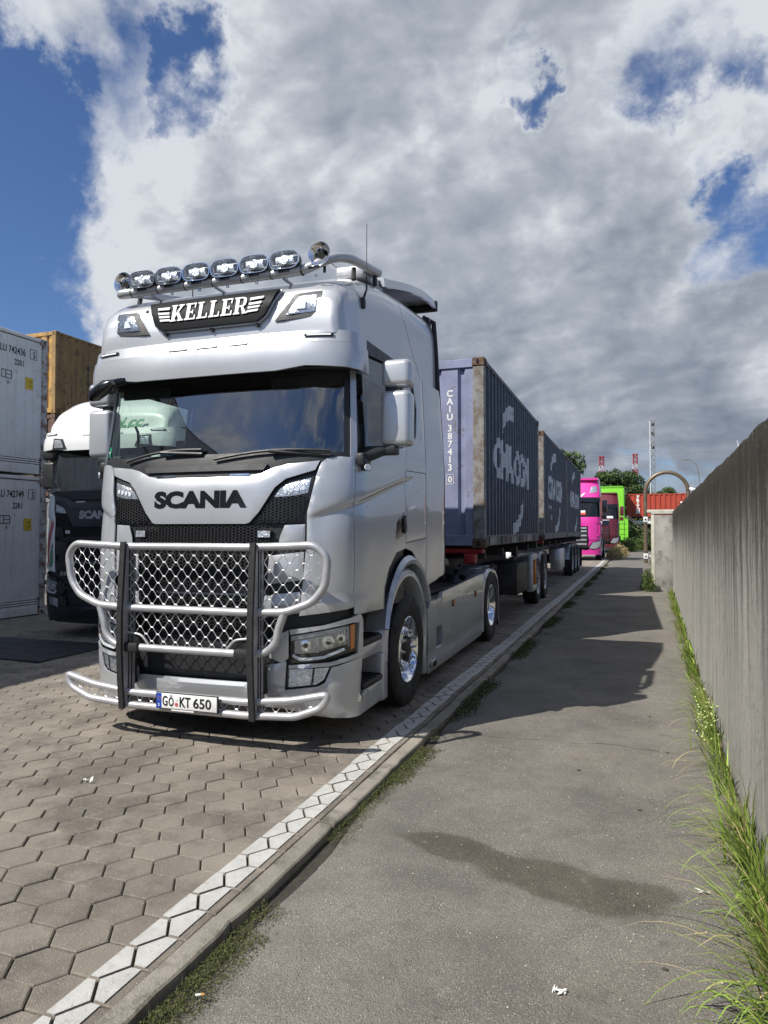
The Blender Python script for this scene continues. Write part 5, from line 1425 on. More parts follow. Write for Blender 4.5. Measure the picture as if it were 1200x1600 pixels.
    # ends
    for y, mt in ((0, front), (Lc, side)):
        sy = 1 if y == 0 else -1; V = []
        xs = [-.155]
        if end == 'wall' or y:
            for (a, d) in ((.27, .0), (.30, .045), (.345, .045), (.375, 0), (.60, 0), (.63, .045), (.80, .045), (.83, 0), (1.06, 0), (1.09, .045), (1.26, .045), (1.29, 0), (1.52, 0), (1.55, .045), (1.72, .045), (1.75, 0), (1.98, 0), (2.01, .045), (2.18, .045), (2.21, 0), (2.29, 0)):
                V += [(-a, y + sy * (.03 + d), .17), (-a, y + sy * (.03 + d), H - .12)]
            V = [(-.155, y + sy * .03, .17), (-.155, y + sy * .03, H - .12)] + V
        else: V = [(-.155, y + sy * .03, .17), (-.155, y + sy * .03, H - .12), (-2.29, y + sy * .03, .17), (-2.29, y + sy * .03, H - .12)]
        k = len(V) // 2; F = [(2 * i, 2 * i + 1, 2 * i + 3, 2 * i + 2) if sy > 0 else (2 * i, 2 * i + 2, 2 * i + 3, 2 * i + 1) for i in range(k - 1)]
        mesh('end_wall', V, F, mt, T)
    MB().box(-CW_ + .02, -.02, .02, Lc - .02, H - .03, H - .018).build('roof', side, T)
    MB().box(-CW_ + .02, -.02, .02, Lc - .02, .10, .16).build('floor', 'dark_metal', T)
    return T
def side_print(T, s, y, z, h, m='logo_grey', x=0., per=.272, vertical=False, bold=.03, sx=1., flat=False, width=None, **kw):
    cuts = corr_breaks(0, 40, per) if not flat else []
    V, F = text_vf(s, size=h, bold=bold * h, sx=sx, align='LEFT', **kw)
    if width:
        a0 = min(v[0] for v in V); a1 = max(v[0] for v in V); b0 = min(v[1] for v in V); b1 = max(v[1] for v in V)
        V = [((v[0] - a0) / (a1 - a0) * width, (v[1] - b0) / (b1 - b0) * h, 0) for v in V]
    fn = (lambda a, b: (x - .012 + corr(a, per, .036) + .0035, a, b)) if not flat else (lambda a, b: (x - .026, a, b))
    return drape('side_lettering', [(v[0] + y, v[1] + z) for v in V], F, fn, cuts, m, T)
def shape_print(T, poly, m='logo_grey', per=.272):
    return drape('side_emblem', poly, [tuple(range(len(poly)))], lambda a, b: (-.012 + corr(a, per, .036) + .0035, a, b), corr_breaks(0, 40, per), m, T)

# container on the first trailer
BZ = 1.345
c1 = container('shipping_container', 'nearest dark blue container with pale front end and rusty post, behind the silver cab', (-1.97, 9.44, BZ), .014, 'navy', 'frame_rust', 'blue_pale', group='dark blue shipping containers on the trailers')
def vtext(T, s, x, y, z, size, m, adv, horiz='x', sgn=1, name='container_number', bold=.02):
    """stacked upright characters running down"""
    for i, ch in enumerate(s):
        if ch == ' ': continue
        V, F = text_vf(ch, size=size, bold=bold * size, align='CENTER')
        if horiz == 'x': VV = [(x + v[0], y, z - adv * i + v[1]) for v in V]
        else: VV = [(x, y + v[0], z - adv * i + v[1]) for v in V]
        mesh(name, VV, F, m, T)
vtext(c1, 'CAIU', -.485, .0265, 2.08, .125, 'white_print', .108, bold=.03)
vtext(c1, '387413', -.485, .0265, 1.60, .125, 'white_print', .108, bold=.03)
vtext(c1, '0', -.485, .0265, .90, .115, 'white_print', .108, bold=.025)
bx = MB()
for a, b, c, d in ((-.535, -.435, .87, .876), (-.535, -.435, 1.0, 1.006), (-.535, -.529, .87, 1.006), (-.441, -.435, .87, 1.006)): bx.box(a, b, .0255, .028, c, d)
bx.build('number_box', 'white_print', c1)
# pocket opening in the lower front rail
MB().box(-.95, -.55, .004, .012, .02, .10).build('rail_pocket', 'hole', c1)
for i in range(6):
    MB().box(.003, .006, .35 + i * .95, .85 + i * .95, .035, .15).build('rail_panel', 'dark_metal' if i % 2 else 'grey_box', c1)
def logo(T, y0=.85, sc=1.0, extra=False):
    side_print(T, 'CMA CGM', y0, 1.02, .62 * sc, bold=.055, spacing=.95, width=3.7)
    shape_print(T, [(y0 + .62, 1.72), (y0 + .70, 1.98), (y0 + .95, 2.16), (y0 + 1.35, 2.29), (y0 + 1.85, 2.33), (y0 + 1.85, 2.08), (y0 + 1.4, 2.06), (y0 + 1.0, 1.96), (y0 + .80, 1.82)])
    shape_print(T, [(y0 + 1.7, .36), (y0 + 2.1, .38), (y0 + 2.5, .52), (y0 + 2.8, .72), (y0 + 2.95, .96), (y0 + 2.98, .70), (y0 + 2.75, .42), (y0 + 2.35, .22), (y0 + 1.7, .16)])
    if extra:
        side_print(T, 'ecowise', y0 + .1, .78, .20, bold=.01); side_print(T, 'sailing', y0 + .5, .50, .20, bold=.01)
logo(c1)
c2 = container('shipping_container', 'middle dark blue container, two small words printed under its big letters', (-2.13, 16.98, BZ), .008, 'navy', 'frame_rust', 'navy', group='dark blue shipping containers on the trailers')
logo(c2, 1.0, 1.0, True)
vtext(c2, '4', -.30, .0265, 2.02, .18, 'white_print', .1)
bx = MB().box(-.38, -.22, .024, .026, 1.99, 2.19).build('number_patch', 'black_print', c2)
rb = MB()
for z in (.45, 1.45, 2.1): rb.bbox(-2.2, -.2, .0, .03, z, z + .05, .005, 1)
rb.build('door_hinge_bar', 'navy', c2, 30)
c3 = container('shipping_container', 'farthest dark blue container, butted against the middle one, just before the pink lorry', (-2.18, 23.10, BZ), .008, 'navy', 'navy', 'navy', group='dark blue shipping containers on the trailers')
logo(c3, 1.4, .9)

# trailers under the containers
def trailer(label, loc, rz, y1, axles, boxes):
    T = thing('container_trailer', label, 'trailer', loc, rz, 'container trailers behind the silver cab')
    b = MB()
    for x in (-.78, -1.66): b.box(x - .06, x + .06, .35, y1, .95, 1.30)
    for y in [.5 + i * 1.5 for i in range(int(y1 / 1.5))]: b.box(-2.35, -.10, y, y + .09, 1.18, 1.30)
    b.build('chassis_beam', 'dark_metal', T)
    for y in (.05, y1 - .2):
        MB().bbox(-2.40, -.04, y, y + .16, 1.27 if y < 1 else 1.20, 1.335, .01, 1).build('bolster', 'red_steel' if y < 1 else 'dark_metal', T, 30)
    for y in axles:
        for x, s_ in ((-.12, 1), (-2.32, -1)):
            wheel(T, x - s_ * .06, y, .50, s_, rear=False, rimmat='alu_dull')
            fender_arch(T, y, .52, .555, .58, x - s_ * .32, x + s_ * .02, math.pi * .97, math.pi * .03, 'silver_dull', seg=14)
        MB().cyl((-2.2, y, .5), (-.2, y, .5), .09, 10).build('axle', 'dark_metal', T, 40)
        for x in (-.75, -1.69): MB().box(x - .05, x + .05, y - .55, y + .25, .56, .96).build('suspension_arm', 'dark_metal', T)
    for k in boxes: k(T)
    return T
def bx1(T):
    MB().bbox(-.95, -.06, 3.3, 4.75, .42, .98, .03).build('equipment_box', 'dark_metal', T, 40)
    g = MB(); g.bbox(-.10, .02, 4.78, 4.90, .36, 1.10, .02); g.bbox(-.10, .02, 4.90, 5.55, .98, 1.10, .02); g.bbox(-.10, .02, 4.90, 5.55, .36, .48, .02)
    g.build('side_guard', 'alu_dull', T, 40)
    MB().bbox(-.02, .025, 5.25, 5.33, .48, .98, .004).build('reflector_strip', 'amber', T, 40)
    MB().bbox(-1.9, -.5, .10, .9, .85, 1.2, .02).build('trailer_neck', 'dark_metal', T, 40)
    MB().bbox(-.30, -.14, .02, .20, 1.13, 1.27, .02).build('twist_lock', 'red_steel', T, 40)
    h = MB()
    for k in range(5): h.tube(roundpath([(-.5 - k * .1, -.3, 1.05), (-.45 - k * .1, .2, .95), (-.5 - k * .1, .7, 1.1)], .15), .018, 6)
    h.build('air_hose', 'rubber', T, 50)
    for y in (1.2, 2.0, 2.7): MB().cyl((-.5, y, .9), (-.5, y + .5, .9), .11, 12).build('air_tank', 'dark_metal', T, 40)
trailer('short trailer with red neck and pale side guard under the nearest blue container', (-1.97, 9.44, 0), .014, 6.1, (6.2, 7.55), [bx1])
def bx2(T):
    MB().bbox(-.30, -.02, 3.9, 5.3, .45, 1.05, .03).build('equipment_box', 'alu_dull', T, 40)
    MB().bbox(-.9, -.35, 2.2, 3.6, .5, 1.0, .04).build('spare_box', 'dark_metal', T, 40)
    MB().box(-2.3, -.1, 13.05, 13.1, .45, .6).build('under_run_bar', 'dark_metal', T)
    MB().box(-.45, -.02, 12.9, 12.92, .12, .9).build('mud_flap', 'rubber', T)
trailer('long trailer with three close axles and white side box under the farther blue containers', (-2.13, 16.98, 0), .008, 12.6, (8.6, 10.0, 11.4), [bx2])

# ------------------------------------------------------------------ yard stacks on the left
def ftext(T, s, y, z, h, m='black_print', bold=.015, sx=.72, x=-.026, name='container_number', align='RIGHT', **kw):
    V, F = text_vf(s, size=h, bold=bold * h, sx=sx, align=align, **kw)
    return mesh(name, [(x, y + v[0], z + v[1]) for v in V], F, m, T)
def reefer(label, loc, num, box, typ='22R1', detail=2):
    T = container('shipping_container', label, loc, 0.0, 'reefer', 'reefer_frame', 'reefer', group='white refrigerated containers in the stack on the left', flutes=.19, casting='reefer_frame', detail=detail)
    if num:
        L = CL_
        ftext(T, num, L - .50, 2.18, .175); ftext(T, box, L - .27, 2.18, .175)
        fb = MB()
        for a, b, c, d in ((L - .40, L - .24, 2.155, 2.163), (L - .40, L - .24, 2.335, 2.343), (L - .40, L - .392, 2.155, 2.343), (L - .248, L - .24, 2.155, 2.343)): fb.box(-.028, -.0245, a, b, c, d)
        fb.build('number_box', 'black_print', T)
        ftext(T, typ, L - .52, 1.98, .150)
        ic = MB()
        for a, b, c, d in ((-1.02, -.80, 1.84, 1.852), (-1.02, -.80, 1.70, 1.712), (-1.02, -1.008, 1.70, 1.85), (-.812, -.80, 1.70, 1.85), (-.94, -.928, 1.70, 1.85), (-.93, -.80, 1.77, 1.78)): ic.box(-.028, -.0245, L + a, L + b, c, d)
        ic.build('handling_symbol', 'black_print', T); ftext(T, 'EY', L - .84, 1.60, .08)
        pl_ = MB().box(-.030, -.022, L - .50, L - .33, 1.58, 1.80).build('warning_plate', 'yellow_paint', T)
        for q, s_ in enumerate(('2.9m', '9 6"')): ftext(T, s_, L - .345, 1.71 - q * .08, .055, x=-.0212, sx=.8)
        for (a, b, c, d) in ((1.05, 1.9, 1.15, 1.45), (1.0, 2.1, 1.55, 1.62)):
            MB().box(-.0275, -.0255, L - b, L - a, c, d).build('faded_decal', 'paper', T)
    return T
reefer('upper white refrigerated container at the left edge, numbered 742436', (-10.62, 10.5 - CL_, CH_ + .02), 'MLU 742436', '5')
reefer('lower white refrigerated container at the left edge, numbered 742749, standing on the ground', (-10.62, 10.5 - CL_, .0), 'MLU 742749', '3')
# the same row goes on outside the picture towards the camera (its shadow reaches the paving)
for k in range(3):
    for lv in range(3):
        t_ = container('shipping_container', 'container further along the left row', (-10.62, 4.3 - CL_ - k * 6.3, lv * (CH_ + .02)), 0., 'reefer', 'reefer_frame', 'reefer', group='containers further along the left row', detail=1)
        t_['label'] = 'plain white container beyond the left edge, %s of its stack, %s stack' % (('bottom', 'middle', 'top')[lv], ('third', 'second', 'first')[k])
# three high stack behind
SX, SY = -17.1, 17.2
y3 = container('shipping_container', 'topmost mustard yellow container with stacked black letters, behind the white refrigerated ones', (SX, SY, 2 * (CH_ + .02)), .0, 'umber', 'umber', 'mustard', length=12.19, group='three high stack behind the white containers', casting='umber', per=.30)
ftext(y3, '', 0, 0, .1) if False else None
def etext(T, s, x, z, h, m='black_print', y=.026):
    V, F = text_vf(s, size=h, sx=.72, align='RIGHT'); mesh('container_number', [(x + v[0], y, z + v[1]) for v in V], F, m, T)
etext(y3, '907', -.50, 1.95, .26); etext(y3, '0', -.27, 1.95, .26); etext(y3, '1', -.62, 1.62, .24)
for i, ch in enumerate('MEDITERRANEAN'):
    if i > 5: break
for col, wd_, y_ in ((0, 'MEDITE', 3.9), (1, 'SHIPPIN', 5.15)):
    pass
MY0, MY1 = 1.42, 1.80
def col_letters(T, word, y, z, size, adv):
    for i, ch in enumerate(word):
        zz_ = z - adv * i
        if zz_ < .25: break
        V, F = text_vf(ch, size=size, bold=.05 * size, align='CENTER'); drape('side_lettering', [(y + v[0], zz_ + v[1]) for v in V], F, lambda a, b: (-.012 + corr(a, .30, .036) + .004, a, b), corr_breaks(0, 13, .30), 'black_print', T)
col_letters(y3, 'MEDITERRANEAN', MY0, 1.62, .22, .245); col_letters(y3, 'SHIPPING', MY1, 1.35, .22, .245)
container('shipping_container', 'middle dark brown container of the three high stack behind the white ones', (SX, SY, CH_ + .02), .0, 'brown_box', 'brown_box', 'brown_box', length=12.19, group='three high stack behind the white containers', casting='brown_box', detail=1)
g1 = container('shipping_container', 'bottom grey container of the three high stack behind the white ones', (SX, SY, 0), .0, 'grey_box', 'grey_box', 'grey_box', length=12.19, group='three high stack behind the white containers', casting='grey_box', detail=1)
etext(g1, '515 6', -.62, 2.02, .24); etext(g1, '1', -.66, 1.72, .24)
vtext(g1, 'CONTAINER', -.80, .026, 1.3, .12, 'black_print', .12) if False else None
# dark steel plate on the paving
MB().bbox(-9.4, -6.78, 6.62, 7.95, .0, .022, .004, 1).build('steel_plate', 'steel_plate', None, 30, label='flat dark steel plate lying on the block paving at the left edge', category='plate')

# ------------------------------------------------------------------ neighbouring lorry
ST_LOW = [(-1.20, 1.02, 2.86), (-1.12, 1.05, 2.98), (-1.02, 1.06, 3.14), (-.88, 1.06, 3.28), (-.6, 1.05, 3.36), (0, 1.05, 3.40), (1.36, 1.03, 3.42)]
nb = thing('lorry', 'white roofed lorry with dark front and red and green stripes, left of the silver one', 'lorry', (-7.45, 9.75, 0), .03)
CF2 = [(0.2, -1.44), (0.45, -1.50), (1.1, -1.50), (1.9, -1.46), (2.1, -1.40), (2.75, -1.20)]
build_cab(nb, 'dark_cab', 'black_plastic', 'white_cab', st=[(-1.33, .98, 3.07), (-1.28, 1.03, 3.28), (-1.18, 1.05, 3.45), (-1.0, 1.06, 3.58), (-.7, 1.06, 3.66), (-.2, 1.05, 3.70), (1.36, 1.04, 3.74)], nn=4.5, main=False, corner='white_cab')
V, F = text_vf('mobi.cc', size=.30, bold=.010, shear=.35, sx=1.15)
xm = max(v[0] for v in V) / 1
VS2 = Surf([(2.75, -1.435), (2.97, -1.42), (3.07, -1.385)], [(2.75, 1.19), (3.07, 1.175)], [(2.75, -1.08), (3.07, -1.08)], n=4.0, F0=-1.42, W0=1.19, yS0=-1.08)
RN = RoofSurf([(-1.34, 0, 3.06), (-1.28, 0, 3.28), (-1.18, 0, 3.45), (-1.0, 0, 3.58)])
mesh('roof_lettering', [RN.Q(v[0] * .82 + .22, 3.07 + v[1] * .72, .06) for v in V], F, 'mobi_green', nb)
for sg in (1, -1):
    hb = panel('roof_headlight', VS2, [(sg * a, b) for a, b in [(.60, 2.79), (.68, 2.94), (.86, 2.955), (.88, 2.79)]], 'black_plastic', nb, off=.026, th=.008)[0]
    panel('reflector', VS2, [(sg * a, b) for a, b in [(.65, 2.81), (.71, 2.92), (.83, 2.93), (.84, 2.81)]], 'reflector', hb, off=.036, th=.005)
    pa = panel('corner_stripe', CAB, [(u * sg, z) for u, z in [(.90, 1.78), (.985, 1.72), (1.07, 1.50), (1.12, 1.22), (1.13, 1.04), (1.02, 1.03), (1.0, 1.30), (.93, 1.55), (.885, 1.66)]], 'stripe_red', nb, off=.022, th=.002)[0]
    panel('corner_stripe', CAB, [(u * sg, z) for u, z in [(.885, 1.40), (.93, 1.36), (.97, 1.20), (.98, 1.03), (.86, 1.01)]], 'stripe_green', nb, off=.022, th=.002)
V, F = text_vf('SCANIA', size=.15, bold=.010, sx=1.2); mesh('badge_lettering', [CAB.Q(v[0], 1.76 + v[1], .03) for v in V], F, 'alu_dull', nb)
V, F = text_vf('R410', size=.085, bold=.004, sx=1.3, shear=.15); mesh('model_lettering', [CAB.Q(v[0] - .55, .92 + v[1], .03) for v in V], F, 'alu_dull', nb)
for sg in (1, -1):
    wheel(nb, sg * 1.03, .12, .50, sg); wheel(nb, sg * 1.045, 4.0, .50, sg, rear=True)
MB().box(-.9, .9, -1.0, 5.0, .5, 1.0).build('chassis', 'dark_metal', nb)

# ------------------------------------------------------------------ far lorries
def far_lorry(label, loc, rz, paint, kind):
    T = thing('lorry', label, 'lorry', loc, rz); T.scale = (1.0, 1.0, 1.10) if kind == 'pink' else (1.02, 1.0, 1.15)
    f2 = Surf([(.3, -.02), (1.1, -.06), (1.9, .02), (2.0, .08), (2.75, .30), (2.9, .30), (3.9, .95)], [(.3, 1.22), (2.2, 1.22), (3.1, 1.18), (4.1, 1.05)], [(.3, .45), (2.0, .45), (3.0, .60), (4.0, 1.2)], F0=0, yS0=.45, W0=1.2)
    P = lambda n_, poly, m, **k: panel(n_, f2, poly, m, T, step=.12, **k)
    L = f2.L; s = lambda y: L + y - .45
    H = 3.95 if kind == 'pink' else 3.75
    P('face', [(-1.32, 1.25), (-.62, 1.25), (-.62, 1.62), (.62, 1.62), (.62, 1.25), (.95, 1.10), (1.32, 1.12), (1.32, 2.05), (-1.32, 2.05)], paint, th=.02)
    P('windscreen', [(-1.1, 2.06), (1.1, 2.06), (1.08, 2.74), (-1.08, 2.74)], 'black_gloss')
    P('sun_visor', [(-1.2, 2.74), (1.2, 2.74), (1.25, 2.95), (-1.25, 2.95)], 'black_gloss', th=.08)
    P('roof_front', [(-1.45, 2.96), (1.45, 2.96), (1.40, H - .05), (-1.40, H - .05)], paint, th=.02)
    P('grille', [(-.60, .62), (.60, .62), (.60, 1.60), (-.60, 1.60)], 'black_plastic', off=-.02)
    for z in (.75, .95, 1.15, 1.35, 1.50): P('grille_bar', [(-.55, z), (.55, z), (.55, z + .07), (-.55, z + .07)], 'alu' if kind == 'pink' else 'maroon', off=.0)
    for sg in (1, -1):
        q = lambda poly: [(u * sg, z) for u, z in poly]
        panel('cheek', f2, q([(.62, 1.25), (.66, .95), (1.36, 1.0), (1.36, 1.12), (.95, 1.10)]), paint, T, th=.02, step=.12)
        hl = panel('headlight', f2, q([(.66, .60), (.85, .85), (1.26, .92), (1.22, .66), (.95, .55)]), 'reflector', T, th=.03, step=.12)[0]
        panel('bumper', f2, q([(0, .28), (1.38, .28), (1.38, .60), (1.24, .62), (.95, .50), (.66, .55), (.62, .50), (0, .50)]), paint, T, th=.03, step=.12)
        panel('bumper', f2, q([(1.27, .64), (1.38, .62), (1.38, .98), (1.0, .95), (.66, .93), (.62, .66), (.84, .88), (1.28, .95)]), paint, T, th=.02, step=.12)
        panel('side_wall', f2, q([(1.33, 1.12), (s(.8), 1.12), (s(1.0), 1.35), (s(2.35), 1.35), (s(2.35), 2.05), (1.33, 2.05)]), paint if kind == 'pink' else paint, T, step=.2)
        panel('side_wall', f2, q([(s(1.3), 2.05), (s(2.35), 2.05), (s(2.35), 2.95), (s(1.3), 2.95)]), 'silver_dull' if kind == 'pink' else paint, T, step=.2)
        panel('side_window', f2, q([(1.26, 2.08), (s(1.26), 2.08), (s(1.26), 2.85), (1.26, 2.80)]), 'black_gloss', T, step=.2)
        panel('roof_side', f2, q([(1.46, 2.96), (s(2.35), 2.96), (s(2.2), H), (1.42, H - .05)]), paint if kind != 'pink' else 'pink', T, step=.2)
        if kind == 'pink':
            panel('roof_lamp', f2, q([(.70, 3.18), (.82, 3.50), (1.12, 3.52), (1.12, 3.22)]), 'reflector', T, off=.02, th=.02)
            panel('air_deflector', f2, q([(1.02, 1.15), (1.18, 1.25), (1.20, 1.75), (1.0, 1.80), (1.22, 1.84), (1.30, 1.78), (1.28, 1.18)]), paint, T, off=.02, th=.04)
        m_ = MB(); m_.bbox(*sorted((sg * 1.32, sg * 1.58)), .1, .3, 2.25, 2.85, .05); m_.bbox(*sorted((sg * 1.3, sg * 1.55)), .1, .3, 1.95, 2.2, .05)
        m_.build('mirror', 'black_gloss' if kind == 'pink' else paint, T, 40)
        for y in (1.35, 4.9): wheel(T, sg * 1.08, y, .5, sg, rear=y > 3)
        MB().bbox(*sorted((sg * .7, sg * 1.18)), 2.2, 4.1, .35, .95, .04).build('tank', 'silver_dull', T, 40)
        fender_arch(T, 1.35, .5, .56, .62, sg * .8, sg * 1.22, math.pi, 0, paint if kind != 'pink' else 'silver_dull', seg=12)
    MB().box(-1.15, 1.15, .6, 2.3, .5, 2.9).box(-1.0, 1.0, 1.3, 2.3, 2.9, H - .15).build('cab_core', 'dark_metal', T); MB().box(-1.1, 1.1, .7, 2.35, H - .12, H - .02).build('roof', paint, T)
    MB().box(-.5, .5, 2.2, 6., .7, 1.0).build('chassis', 'dark_metal', T)
    if kind == 'pink':
        P('windscreen_flag', [(.0, 2.14), (.50, 2.16), (.50, 2.26), (.0, 2.26)], 'flag_red', off=.01); P('windscreen_flag', [(.0, 2.26), (.48, 2.26), (.48, 2.36), (.0, 2.36)], 'white_print', off=.01)
        P('face_lettering', [(-.25, 1.68), (.25, 1.68), (.25, 1.74), (-.25, 1.74)], 'pink_print', off=.02)
        panel('roof_blaze', f2, [(.0, 2.97), (.28, 3.0), (.5, 3.2), (.42, 3.2), (.2, 3.06), (.0, 3.03)], 'white_cab', T, off=.022, th=.004)
    else:
        P('windscreen_card', [(.30, 2.10), (.85, 2.10), (.85, 2.24), (.30, 2.24)], 'white_print', off=.01)
        P('face_plate', [(.05, 1.66), (.55, 1.66), (.62, 1.95), (.05, 1.95)], 'black_gloss', off=.02); P('face_stripe', [(.05, 1.96), (.60, 1.96), (.60, 2.0), (.05, 2.0)], 'alu', off=.02)
        for x in (.35, .55, .9): MB().cyl((x, .5, 3.02), (x, .46, 3.02), .05, 10).build('roof_lamp', 'white_light', T, 40)
    return T
far_lorry('bright pink lorry parked behind the blue containers', (-3.18, 38.0, 0), .0, 'pink', 'pink')
far_lorry('dark red lorry with white cards behind its windscreen, beyond the pink lorry', (-2.72, 53.0, 0), .0, 'maroon', 'maroon')

# ------------------------------------------------------------------ far end of the yard
g = container('shipping_container', 'lime green container with closed doors standing at the end of the yard', (-1.35, 86, .0), 0., 'lime', 'lime', 'lime', length=6.06, height=2.9, end='flat', casting='lime_dark', detail=1, group='lime green containers')
for x in (-.45, -1.02, -1.42, -1.98):
    MB().cyl((x, -.04, .15), (x, -.04, 2.75), .025, 6).build('lock_rod', 'lime_dark', g)
for z in (.45, 1.1, 1.7, 2.3):
    MB().box(-2.25, -1.28, -.02, .03, z, z + .05).build('door_rib', 'lime_dark', g); MB().box(-1.16, -.18, -.02, .03, z, z + .05).build('door_rib', 'lime_dark', g)
MB().box(-1.235, -1.20, -.025, .03, .17, 2.78).build('door_gap', 'hole', g)
lb = thing('storage_box', 'tall plain lime green box looming behind the dark red lorry', 'container', (-4.25, 88, 0), 0, 'lime green containers')
MB().bbox(-3.6, 2.35, 2.95, 11, 0, 6.9, .05).build('box_body', 'lime', lb, 30)
for a in ((-3.62, 2.37, 2.9, 3.0, 6.75, 6.95), (2.25, 2.4, 2.9, 3.0, 0, 6.95)): MB().box(*a).build('box_frame', 'lime_dark', lb)
# red container on the raised loading deck
rc_ = thing('shipping_container', 'brick red container lettered down its side, standing on the raised deck beyond the arch', 'shipping container', (0, 95.0, 3.25), .0)
x0_, x1_ = -1.65, 12.3; V = []; x = x0_ + .15
while x < x1_ - .15:
    for (a, d) in ((0, 0), (.22, 0), (.32, .08), (.50, .08), (.60, 0)): V += [(x + a, d + .02, .15), (x + a, d + .02, 2.78)]
    x += .60
k = len(V) // 2
mesh('side_wall', V, [(2 * i, 2 * i + 2, 2 * i + 3, 2 * i + 1) for i in range(k - 1)], 'red_box', rc_)
for a in ((x0_, x1_, 0, .1, 2.74, 2.88), (x0_, x1_, 0, .1, 0, .16), (x0_, x0_ + .16, -.01, .1, 0, 2.88), (x1_ - .16, x1_, -.01, .1, 0, 2.88)): MB().box(*a).build('frame_rail', 'red_box', rc_)
MB().box(x0_ + .05, x1_ - .05, .12, 2.4, .1, 2.86).build('box_body', 'red_box', rc_)
for i, ch in enumerate('TRITON'):
    V, F = text_vf(ch, size=.52, bold=.03, align='CENTER', sx=1.1); mesh('side_lettering', [(x0_ + 1.35 + v[0], .0, 2.30 - i * .385 + v[1]) for v in V], F, 'white_print', rc_)
dk = thing('loading_deck', 'raised loading deck with white edge beam and yellow and black warning stripes', 'loading deck', (0, 94.6, 0))
MB().bbox(-.9, 16, 0, 3.2, 2.35, 2.75, .03).build('edge_beam', 'white_cab', dk, 30)
MB().bbox(-1.6, 16, .2, 3.2, 3.05, 3.24, .02).build('deck', 'dark_metal', dk, 30)
for i in range(9):
    x = -.9 + i * .62
    mesh('warning_stripe', [(x, -.01, 2.76), (x + .31, -.01, 2.76), (x + .56, -.01, 3.04), (x + .25, -.01, 3.04)], [(0, 1, 2, 3)], 'yellow_paint', dk)
MB().box(-.9, 5.0, .0, .1, 2.75, 3.05).build('stripe_board', 'black_print', dk)
for x in (3.4, 5.2, 10): MB().box(x, x + .3, .3, .6, 0, 2.4).build('deck_post', 'grey_box', dk)
MB().box(-.6, 16, 1.5, 3.0, 0, 2.3).build('deck_base', 'interior', dk)
MB().cyl((-2.6, -8, 3.9), (1.6, -3, .6), .05, 6).build('stay_bar', 'galv', dk)
MB().cyl((-1.4, -8, 3.2), (2.3, -3, .4), .05, 6).build('stay_bar', 'galv', dk)

# arched crossing rail over the wall
ar = thing('arched_handrail', 'brown arched tube handrail standing over the wall end', 'handrail', (.19, 30.6, 0))
pts = [(0, 0, 0.25), (0, 0, 3.1)] + [(.80 - .80 * math.cos(a), 0, 3.1 + .80 * math.sin(a)) for a in [math.pi * i / 20 for i in range(1, 20)]] + [(1.60, 0, 3.1), (1.60, 0, .25)]
MB().tube(pts, .075, 12).build('arch_tube', 'bronze', ar, 60)
for z in (1.9, .42):
    MB().bbox(-.09, .09, -.1, -.06, z, z + .22, .01).build('clamp', 'white_cab', ar, 40); MB().cyl((0, -.105, z + .11), (0, -.11, z + .11), .035, 8).build('clamp_bolt', 'hole', ar)
    MB().bbox(.07, 1.55, -.05, .05, z + .05, z + .15, .02).build('cross_rail', 'galv', ar, 40)
MB().bbox(.05, 1.8, -.25, .35, 2.28, 2.40, .02).build('platform', 'concrete_pale', ar, 40)
sg_ = thing('small_post', 'thin grey post beyond the arched handrail', 'post', (.95, 46, 0)); MB().cyl((0, 0, 0), (0, 0, 1.9), .05, 8).build('post', 'galv', sg_, 40); MB().box(-.2, .3, -.03, .0, 1.2, 1.9).build('sign_face', 'white_print', sg_)
# low wall going on beyond the stub
MB().bbox(.95, 1.4, 20.6, 60, -.1, 1.0, .02).build('low_wall', 'concrete', None, 30, label='low concrete wall running on behind the buttress', category='wall')

def lattice(T, x, y, z0, z1, w0, w1, m, step, mats=None, bar=.05, diag=True):
    n = max(2, int((z1 - z0) / step))
    for i in range(n):
        a, b = z0 + (z1 - z0) * i / n, z0 + (z1 - z0) * (i + 1) / n; wa = w0 + (w1 - w0) * i / n; wb = w0 + (w1 - w0) * (i + 1) / n
        mb = MB(); ca = [(x - wa, y - wa), (x + wa, y - wa), (x + wa, y + wa), (x - wa, y + wa)]; cb = [(x - wb, y - wb), (x + wb, y - wb), (x + wb, y + wb), (x - wb, y + wb)]
        for k in range(4):
            k2 = (k + 1) % 4
            mb.cyl((*ca[k], a), (*cb[k], b), bar, 4); mb.cyl((*ca[k], a), (*cb[k2], b), bar * .7, 4)
            if i % 2: mb.cyl((*cb[k], b), (*cb[k2], b), bar * .7, 4)
        mb.build('lattice_section', (mats[i % len(mats)] if mats else m), T)
ms_ = thing('radio_mast', 'tall thin lattice mast rising behind the arched handrail', 'mast', (2.05, 128, 0))
lattice(ms_, 0, 0, 0, 20.2, .34, .30, 'lattice', 1.0, bar=.055)
MB().cyl((-.42, -.3, 0), (-.42, -.3, 20.0), .07, 6).build('cable_run', 'white_cab', ms_)
for z in (19.2, 17.6, 15.3): MB().bbox(-.2, .35, -.3, .3, z, z + .5, .1).build('antenna_unit', 'dark_metal', ms_, 40)
MB().cyl((0, 0, 20.2), (0, 0, 21.3), .03, 5).build('mast_tip', 'lattice', ms_)
